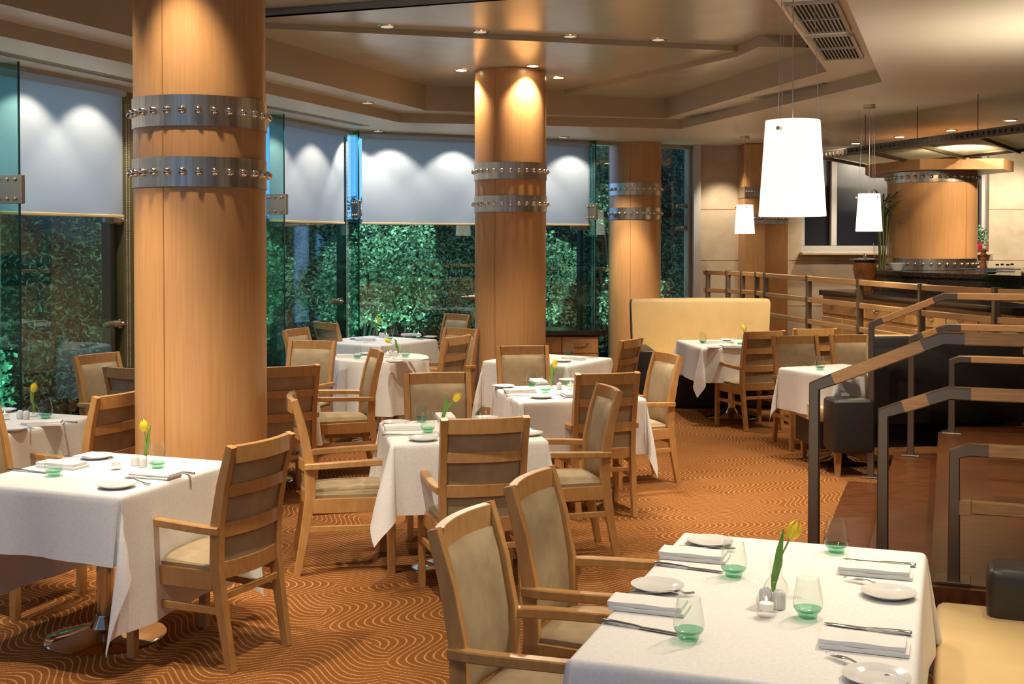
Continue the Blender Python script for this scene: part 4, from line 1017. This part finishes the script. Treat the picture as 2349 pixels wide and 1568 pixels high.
def line(key, mk, t, ax, ay, bx, by, w_, noun, L, flip=False):
    a, b_ = px(ax, ay, ZI), px(bx, by, ZI); c = (a+b_)/2; ang = math.atan2((b_-a).y, (b_-a).x) + (PI if flip else 0)
    inst(key, mk, V(c.x, c.y, ZI), ang, f'{noun} {w_} on {TN[t]}', {'knife': 'steel table knives', 'fork': 'steel table forks'}[key])
def knife(t, ax, ay, bx, by, w_): line('knife', mk_knife, t, ax, ay, bx, by, w_, 'steel knife', .22)
def fork(t, ax, ay, bx, by, w_): line('fork', mk_fork, t, ax, ay, bx, by, w_, 'steel fork', .19)
def glass(t, x, y, w_): put('glass', mk_glass, x, y, 0, f'green bottomed glass {w_} on {TN[t]}', 'green bottomed stemless glasses')
def shaker(t, x, y, w_): put('shaker', mk_shaker, x, y, 0, f'white shaker {w_} on {TN[t]}', 'white salt and pepper shakers')
def tealight(t, x, y):
    o = put('tealight', mk_tealight, x, y, .4, f'wavy rimmed glass tealight holder on {TN[t]}', 'glass tealight holders')
    c = put('candle', mk_candle, x, y, 0, f'lit white tealight candle in its glass on {TN[t]}', 'lit tealight candles', .0165); c.location = o.location + V(0, 0, .0190)
def vase(t, x, y): return put('vase', mk_vase, x, y, 0, f'clear glass bud vase holding a tulip on {TN[t]}', 'clear bud vases')
def tulip(t, v, bend, side, hb, rz=0, droop=False, w_=''):
    o = mk_tulip(bend, side, hb, droop); o.location = v.location; o.rotation_euler = (0, 0, rz)
    tag(o, f'yellow tulip {w_} in the vase on {TN[t]}', 'flower', 'yellow tulips in bud vases')
# big bench table
plate('T1', 1629, 1247, 'on chair side at aisle end'); plate('T1', 1508, 1350, 'on chair side nearer the camera'); plate('T1', 2038, 1366, 'on bench side at stair end'); plate('T1', 2010, 1560, 'on bench side cut by photo bottom')
napkin('T1', 1592, 1278, -20, 'on chair side at aisle end'); napkin('T1', 1488, 1394, -20, 'on chair side nearer the camera'); napkin('T1', 2008, 1314, -20, 'on bench side at stair end'); napkin('T1', 1982, 1482, -20, 'on bench side nearer the camera')
knife('T1', 1652, 1312, 1508, 1295, 'on chair side at aisle end'); knife('T1', 1560, 1456, 1380, 1426, 'on chair side nearer the camera'); knife('T1', 1940, 1284, 2096, 1299, 'on bench side at stair end'); knife('T1', 1898, 1432, 2086, 1456, 'on bench side nearer the camera')
fork('T1', 1690, 1264, 1565, 1256, 'on chair side at aisle end'); fork('T1', 1588, 1366, 1462, 1362, 'on chair side nearer the camera'); fork('T1', 1940, 1330, 2060, 1352, 'on bench side at stair end'); fork('T1', 1905, 1506, 2020, 1548, 'on bench side nearer the camera')
glass('T1', 1683, 1322, 'behind the vase on chair side'); glass('T1', 1580, 1466, 'nearest the camera on chair side'); glass('T1', 1918, 1266, 'at stair end on bench side'); glass('T1', 1853, 1416, 'beside the lit tealight')
v = vase('T1', 1780, 1372); tulip('T1', v, .040, 1, .168, R(10), w_='leaning toward stairs'); shaker('T1', 1756, 1388, 'behind tealight, aisle side'); shaker('T1', 1787, 1394, 'behind tealight, bench side'); tealight('T1', 1758, 1412)
# table before thickest column
plate('T2', 268, 1117, 'nearest its hanging corner'); plate('T2', 221, 1050, 'at the far edge')
napkin('T2', 355, 1093, 160, 'beside the shakers'); napkin('T2', 142, 1070, -20, 'beyond the glass at photo edge')
knife('T2', 366, 1079, 440, 1088, 'nearest the lone armchair'); knife('T2', 102, 1084, 27, 1078, 'at photo edge')
fork('T2', 276, 1097, 350, 1113, 'nearest the lone armchair'); fork('T2', 217, 1056, 150, 1048, 'at the far edge')
glass('T2', 124, 1091, 'at photo edge side'); glass('T2', 362, 1073, 'before the tulip vase')
v = vase('T2', 336, 1064); tulip('T2', v, -.008, 1, .150, 0, w_='upright before column'); shaker('T2', 309, 1067, 'window side'); shaker('T2', 328, 1070, 'stair side'); tealight('T2', 266, 1076)
# central square table
plate('T3', 971, 1009, 'nearest the slatted chair'); plate('T3', 907, 972, 'at the window edge'); plate('T3', 1113, 962, 'at the far edge'); plate('T3', 1212, 997, 'at the stair edge')
napkin('T3', 926, 983, 10, 'nearest the window side chair'); napkin('T3', 1022, 960, 100, 'behind the tulip')
knife('T3', 962, 996, 887, 999, 'beside the window side napkin'); fork('T3', 1004, 990, 1018, 1013, 'nearest the slatted chair'); fork('T3', 950, 966, 880, 962, 'at the window edge')
glass('T3', 967, 967, 'before the far chair'); glass('T3', 982, 992, 'beside the fork'); glass('T3', 1101, 971, 'farther of two at stair side'); glass('T3', 1103, 988, 'nearer of two at stair side')
v = vase('T3', 1018, 983); tulip('T3', v, .055, 1, .150, R(5), True, 'leaning with drooping leaf')
shaker('T3', 1060, 985, 'window side'); shaker('T3', 1078, 987, 'stair side'); tealight('T3', 1052, 1000)
# table before middle column
plate('T4', 1241, 912, 'nearest the front hem'); plate('T4', 1306, 874, 'at the far stair corner'); plate('T4', 1155, 888, 'at the window edge')
napkin('T4', 1192, 899, 10, 'on the window side'); napkin('T4', 1308, 907, 100, 'beside the slatted chair'); napkin('T4', 1236, 878, 100, 'at the far edge')
knife('T4', 1216, 908, 1180, 909, 'nearest the front hem'); fork('T4', 1275, 905, 1298, 914, 'beside the front plate'); fork('T4', 1222, 883, 1200, 877, 'beside the far glass')
glass('T4', 1220, 886, 'on the window side'); glass('T4', 1251, 900, 'before the vase'); glass('T4', 1301, 884, 'on the stair side')
v = vase('T4', 1266, 891); tulip('T4', v, .014, -.3, .148, 0, True, 'with drooping leaf'); shaker('T4', 1283, 893, 'beside vase'); tealight('T4', 1309, 892)
# drawer chest table
plate('T5', 1291, 829, 'beside the napkin'); napkin('T5', 1316, 824, 0, 'with a rolled end'); knife('T5', 1330, 820, 1356, 821, 'by the rolled napkin'); fork('T5', 1300, 826, 1324, 827, 'under the plate'); glass('T5', 1305, 814, 'standing alone')
# round pleated table
plate('T6', 904, 831, 'at the near edge'); plate('T6', 840, 813, 'at the window edge'); napkin('T6', 934, 828, 0, 'beside the near plate'); napkin('T6', 800, 818, 10, 'at the window edge')
knife('T6', 944, 826, 975, 826, 'at stair edge'); fork('T6', 900, 823, 926, 827, 'near the plate'); glass('T6', 820, 822, 'at the window edge'); glass('T6', 930, 819, 'beside the vase')
v = vase('T6', 911, 815); tulip('T6', v, -.062, -1.2, .118, R(0), w_='drooping toward window'); shaker('T6', 896, 816, 'window side'); shaker('T6', 907, 817, 'stair side'); tealight('T6', 889, 820)
# table nearest far glazing
plate('T7', 817, 777, 'at window corner'); plate('T7', 987, 774, 'at stair corner'); napkin('T7', 838, 780, 12, 'at window corner'); napkin('T7', 943, 770, 0, 'at stair corner'); glass('T7', 893, 780, 'before the shakers'); glass('T7', 904, 771, 'behind the shakers')
knife('T7', 975, 779, 945, 776, 'by the stair corner plate'); fork('T7', 860, 783, 835, 786, 'by the window corner napkin')
v = vase('T7', 864, 772); tulip('T7', v, .018, -1, .158, 0, w_='with a tall leaf'); shaker('T7', 873, 773, 'window side'); shaker('T7', 879, 774, 'stair side'); tealight('T7', 887, 775)
# window table at photo edge
plate('T8', 30, 987, 'near its front edge'); plate('T8', 6, 944, 'at its far edge'); napkin('T8', 98, 974, 12, 'before the shakers'); knife('T8', 125, 965, 168, 970, 'past the napkin'); fork('T8', 34, 972, 90, 988, 'before the napkin')
glass('T8', 105, 959, 'near the slatted chair'); v = vase('T8', 76, 955); tulip('T8', v, .004, -1, .142, 0, w_='upright against the glass'); shaker('T8', 46, 960, 'window side'); shaker('T8', 60, 961, 'stair side'); tealight('T8', 11, 962)
tealight('T9', 716, 868); napkin('T9', 700, 882, 60, 'just showing past the slatted chair')
# booth tables
plate('T10', 1639, 799, 'at the near edge'); plate('T10', 1668, 781, 'at the booth edge'); napkin('T10', 1634, 786, 10, 'between the glasses'); napkin('T10', 1682, 797, 0, 'beside the slatted chair'); glass('T10', 1612, 787, 'on the black arm side'); glass('T10', 1699, 792, 'beside the slatted chair')
knife('T10', 1652, 785, 1676, 787, 'between the plates'); fork('T10', 1648, 793, 1672, 797, 'beside the near plate'); tealight('T10', 1681, 789); v = vase('T10', 1708, 788); tulip('T10', v, -.014, 1, .140, 0, w_='peeping over the chair back')
plate('T11', 1932, 866, 'behind the sloping handrail'); glass('T11', 1881, 848, 'beside the handrail end'); napkin('T11', 1962, 862, 20, 'beside the handrail'); fork('T11', 1885, 842, 1852, 840, 'before the camera facing chair')

# ------------------------------------------------------------------ drawer chest
o = empty('drawer_chest', (.33, 12.85, 0), 0, label='wooden drawer chest with black granite top beside middle column', cat='chest of drawers')
q = MB(); q.box((0, 0, .38), (1.16, .50, .74), .004); q.build('chest_body', 'brownwood', o)
q = MB(); q.box((0, -.01, .785), (1.22, .56, .05), .005); q.build('chest_top', 'granite', o)
for i, x in enumerate((-.385, 0, .385)):
    for z, h in ((.66, .17), (.475, .18), (.23, .28)):
        q = MB(); q.box((x, -.255, z), (.375, .02, h), .003); d = q.build('drawer', 'wood', o)
        q = MB(); q.tube([(x-.085, -.264, z+.015), (x-.075, -.29, z+.018), (x, -.295, z+.02), (x+.075, -.29, z+.018), (x+.085, -.264, z+.015)], .007, 8); q.build('drawer_handle', 'steel', d)

# ------------------------------------------------------------------ bar counters
o = empty('service_counter', (3.5, 11.9, .356), label='low bar counter with black granite top and wooden drawers behind guard rail', cat='counter')
A = V(3.42, 13.25, 0) - V(3.5, 11.9, 0); B_ = V(4.02, 9.6, 0) - V(3.5, 11.9, 0); dd = (B_ - A).normalized(); nn = V(-dd.y, dd.x, 0); ang = math.atan2(dd.y, dd.x); Lc = (B_-A).length
if nn.x < 0: nn = -nn
q = MB(); c = (A+B_)/2 + nn*.22; q.box((c.x, c.y, .40), (Lc, .40, .80), .004, rz=ang); q.build('counter_body', 'wood', o)
q = MB(); q.box((c.x, c.y, .83), (Lc+.04, .48, .06), .006, rz=ang); q.build('counter_top', 'granite', o)
for k in range(7):
    p = A + dd*(Lc*(k+.5)/7) + nn*.018
    q = MB(); q.box((p.x, p.y, .69), (Lc/7-.02, .02, .16), .003, rz=ang); d = q.build('drawer', 'wood', o)
    h = p - nn*.02; q = MB(); q.tube([h - dd*.06 + V(0, 0, .70), h - nn*.012 + V(0, 0, .695), h + dd*.06 + V(0, 0, .70)], .006, 6); q.build('drawer_handle', 'steel', d)
    q = MB(); q.box((p.x, p.y, .30), (Lc/7-.02, .02, .54), .003, rz=ang); d = q.build('cabinet_door', 'wood', o)
    q = MB(); q.tube([h - dd*.06 + V(0, 0, .52), h - nn*.012 + V(0, 0, .515), h + dd*.06 + V(0, 0, .52)], .006, 6); q.build('door_handle', 'steel', d)
o = empty('bar_counter', (5.3, 12.8, .356), label='raised black granite bar carrying the broad wood column', cat='counter')
P0 = [V(3.95, 13.05, 0), V(4.16, 12.3, 0), V(4.85, 11.0, 0), V(7.5, 11.2, 0), V(7.5, 14.6, 0), V(4.2, 14.6, 0)]
P1 = [p - V(5.3, 12.8, 0) for p in P0]
cen = sum(P1, V(0, 0, 0))/6
q = MB(); q.prism([(p.x, p.y) for p in P1], .0, .84); q.build('counter_body', 'wood', o, 0)
q = MB(); q.prism([(p.x*1.01, p.y*1.01) for p in P1], .84, 1.03); q.build('granite_band', 'granite', o, 0)
q = MB(); q.prism([((p.x-cen.x)*1.03+cen.x, (p.y-cen.y)*1.03+cen.y) for p in P1], 1.03, 1.074); q.build('counter_top', 'granite', o, 0)
q = MB(); q.box((.35, -1.48, 1.09), (1.6, .30, .035), .01, rz=R(4)); q.build('steel_insert', 'brushed', o)
# wood canopy plate over the broad column
o = empty('wood_canopy', (4.8, 13.6, 2.524), label='pale wood canopy plate on top of the broad column', cat='canopy')
q = MB(); q.prism([(p[0]-4.8, p[1]-13.6) for p in ((4.12, 14.0), (4.40, 12.95), (5.28, 12.9), (5.6, 13.4), (5.4, 14.5), (4.4, 14.7))], 0, .115); q.build('canopy_plate', 'veneer', o, 0)
# suspended glass canopy
o = empty('glass_canopy', (4.2, 11, 2.66), label='suspended glass canopy with dark metal beams above the bar', cat='canopy')
n0, n1 = V(3.27, 12.75, 0), V(4.45, 8.6, 0); dep = V(1.10, 1.76, 0); O_ = V(4.2, 11, 0)
q = MB(); q.sweep([n0-O_, n1-O_], .06, .075); q.sweep([n0+dep-O_, n1+dep-O_], .04, .04)
for k in range(60):
    p = n0 + (n1-n0)*(k+.5)/60 - O_; q.box((p.x-.034, p.y, 0), (.012, .035, .03))
q.build('canopy_beam', 'beam', o)
for k in range(6):
    p = n0 + (n1-n0)*k/5 - O_; q = MB(); q.sweep([p - V(0, 0, .02), p + dep - V(0, 0, .02)], .03, .035); q.build('canopy_rib', 'beam', o)
    q = MB(); q.tube([p, p + V(0, 0, ZS-2.66)], .004, 6); q.build('suspension_rod', 'beam', o)
for k in range(5):
    a = n0 + (n1-n0)*k/5 - O_; b_ = n0 + (n1-n0)*(k+1)/5 - O_
    q = MB(); q.prism([(a.x, a.y), (b_.x, b_.y), ((b_+dep).x, (b_+dep).y), ((a+dep).x, (a+dep).y)], .006, .016); q.build('glass_panel', 'canopyglass', o, 0)

# things on the bar
ZB = 1.431
def at(x, y_): return V((x-1174.5)/F*y_, y_, ZB)
o = empty('lidded_jar', at(1984, 12.4), label='brown glazed jar with flat bluish lid beside the bamboo', cat='jar')
o.location = (3.74, 12.70, 1.219)
q = MB(); q.lathe([(0, 0), (.075, 0), (.085, .03), (.118, .22), (.122, .31), (.105, .33), (0, .33)], 32); q.build('jar_body', 'copper', o)
q = MB(); q.lathe([(0, .332), (.165, .332), (.165, .340), (.10, .352), (0, .356)], 32); q.lathe([(0, .35), (.012, .355), (.02, .375), (.012, .395), (0, .40)], 16); q.build('jar_lid', 'steel', o)
o = empty('bamboo_plant', at(2006, 12.3), label='tall green bamboo stalks in a glass vase on the bar', cat='plant')
o.location.x = 4.17; o.location.y = 13.5
q = MB()
for k in range(12):
    a = k*.9; r0 = .03; r1 = .05 + .07*random.random(); hh = random.uniform(.55, .82)
    q.tube([(r0*math.cos(a), r0*math.sin(a), .01), (r0*1.1*math.cos(a+.2), r0*1.1*math.sin(a+.2), .2), (r1*math.cos(a), r1*math.sin(a), hh)], .009, 6)
q.build('bamboo_stalk', 'bamboo', o)
pts = []
q = MB()
for k in range(70):
    a = random.uniform(0, 6.28); z0 = random.uniform(.5, .8); l = random.uniform(.12, .28); r0 = .06; up_ = random.uniform(-.05, .18)
    p0 = V(r0*math.cos(a), r0*math.sin(a), z0); p2 = p0 + V(l*math.cos(a), l*math.sin(a), up_); pm = (p0+p2)/2 + V(0, 0, .04); wv = V(-math.sin(a), math.cos(a), 0)*.012
    q.face([p0-wv*.3, p0+wv*.3, pm+wv, pm-wv]); q.face([pm-wv, pm+wv, p2+wv*.1, p2-wv*.1])
q.build('bamboo_leaf', 'foliage_dark', o, 0)
q = MB(); q.lathe([(0, .003), (.06, .003), (.085, .1), (.10, .30), (.098, .30), (.083, .1), (.05, .01)], 32); q.build('glass_vase', 'clearglass', o)
def mk_bowl():
    q = MB(); q.lathe([(0, 0), (.05, 0), (.055, .008), (.095, .07), (.105, .085), (.10, .085), (.09, .07), (.05, .014), (0, .012)], 36); o = q.build('serving_bowl', 'china', None, 60); return o
b = mk_bowl(); b.location = at(2013, 12.05); b.location.x = 4.10; b.location.y = 12.75; b.location.z = ZB + .002; tag(b, 'white bowl on the bar below the bamboo vase', 'bowl')
o = empty('pepper_mill', at(2256, 11.9), label='tall turned wooden pepper mill beside the broad column', cat='pepper mill')
q = MB(); q.lathe([(0, 0), (.036, 0), (.038, .02), (.033, .05), (.036, .06), (.030, .08), (.026, .12), (.030, .15), (.022, .165)], 24); q.build('mill_body', 'mill', o)
q = MB(); q.lathe([(.022, .166), (.032, .175), (.034, .19), (.022, .205), (.03, .215), (.033, .23), (.024, .245), (0, .25)], 24); q.build('mill_head', 'mill', o)
o = empty('potted_herb', V((2243-1174.5)/F*15.72, 15.72, WZ0), label='small green herb in red pot on the far window sill', cat='potted plant')
q = MB(); q.lathe([(0, 0), (.05, 0), (.065, .13), (.058, .13), (0, .12)], 24); q.build('plant_pot', 'redpot', o)
pts = [V(random.gauss(0, .05), random.gauss(0, .05), .2 + random.gauss(0, .05)) for _ in range(260)]
leaves('foliage', pts, .022, 'shrub', .6, o)
def mk_bottle():
    o = empty('condiment_bottle'); tag(o, cat='bottle')
    q = MB(); q.lathe([(0, 0), (.026, 0), (.028, .01), (.028, .05), (.014, .07), (.012, .085)], 20); q.build('bottle_body', 'clearglass', o)
    q = MB(); q.lathe([(0, .102), (.015, .10), (.015, .083), (0, .083)], 16); q.build('bottle_cap', 'bottledark', o); return o
for x, yy, lab in ((2288, 11.6, 'small dark capped bottle nearest the steel tray on bar'), (2299, 11.75, 'small dark capped bottle second from tray on bar'), (2312, 11.6, 'small dark capped bottle third from tray on bar'), (2322, 11.8, 'small dark capped bottle at bar edge of photo')):
    inst('bottle', mk_bottle, at(x, yy), 0, lab, 'small bottles on the bar')
o = empty('green_bottle', at(2262, 11.5), R(20), label='green bottle lying on its side behind the steel tray', cat='bottle')
q = MB(); q.tube([(0, 0, .03), (.10, 0, .03), (.13, 0, .03), (.19, 0, .03)], [.028, .028, .012, .011], 16); q.build('bottle_body', 'bottlegreen', o)
o = empty('serving_tray', at(2268, 11.25), R(-11), label='dark steel tray with flared rim on the bar edge', cat='tray'); o.location.z = ZB + .03
q = MB(); q.box((0, 0, .006), (.42, .24, .01)); q.sweep([V(-.23, -.14, .03), V(.23, -.14, .03)], .05, .008); q.sweep([V(-.23, .14, .03), V(.23, .14, .03)], .05, .008); q.sweep([V(-.23, -.14, .03), V(-.23, .14, .03)], .05, .008); q.sweep([V(.23, -.14, .03), V(.23, .14, .03)], .05, .008); q.build('tray_pan', 'steel', o)
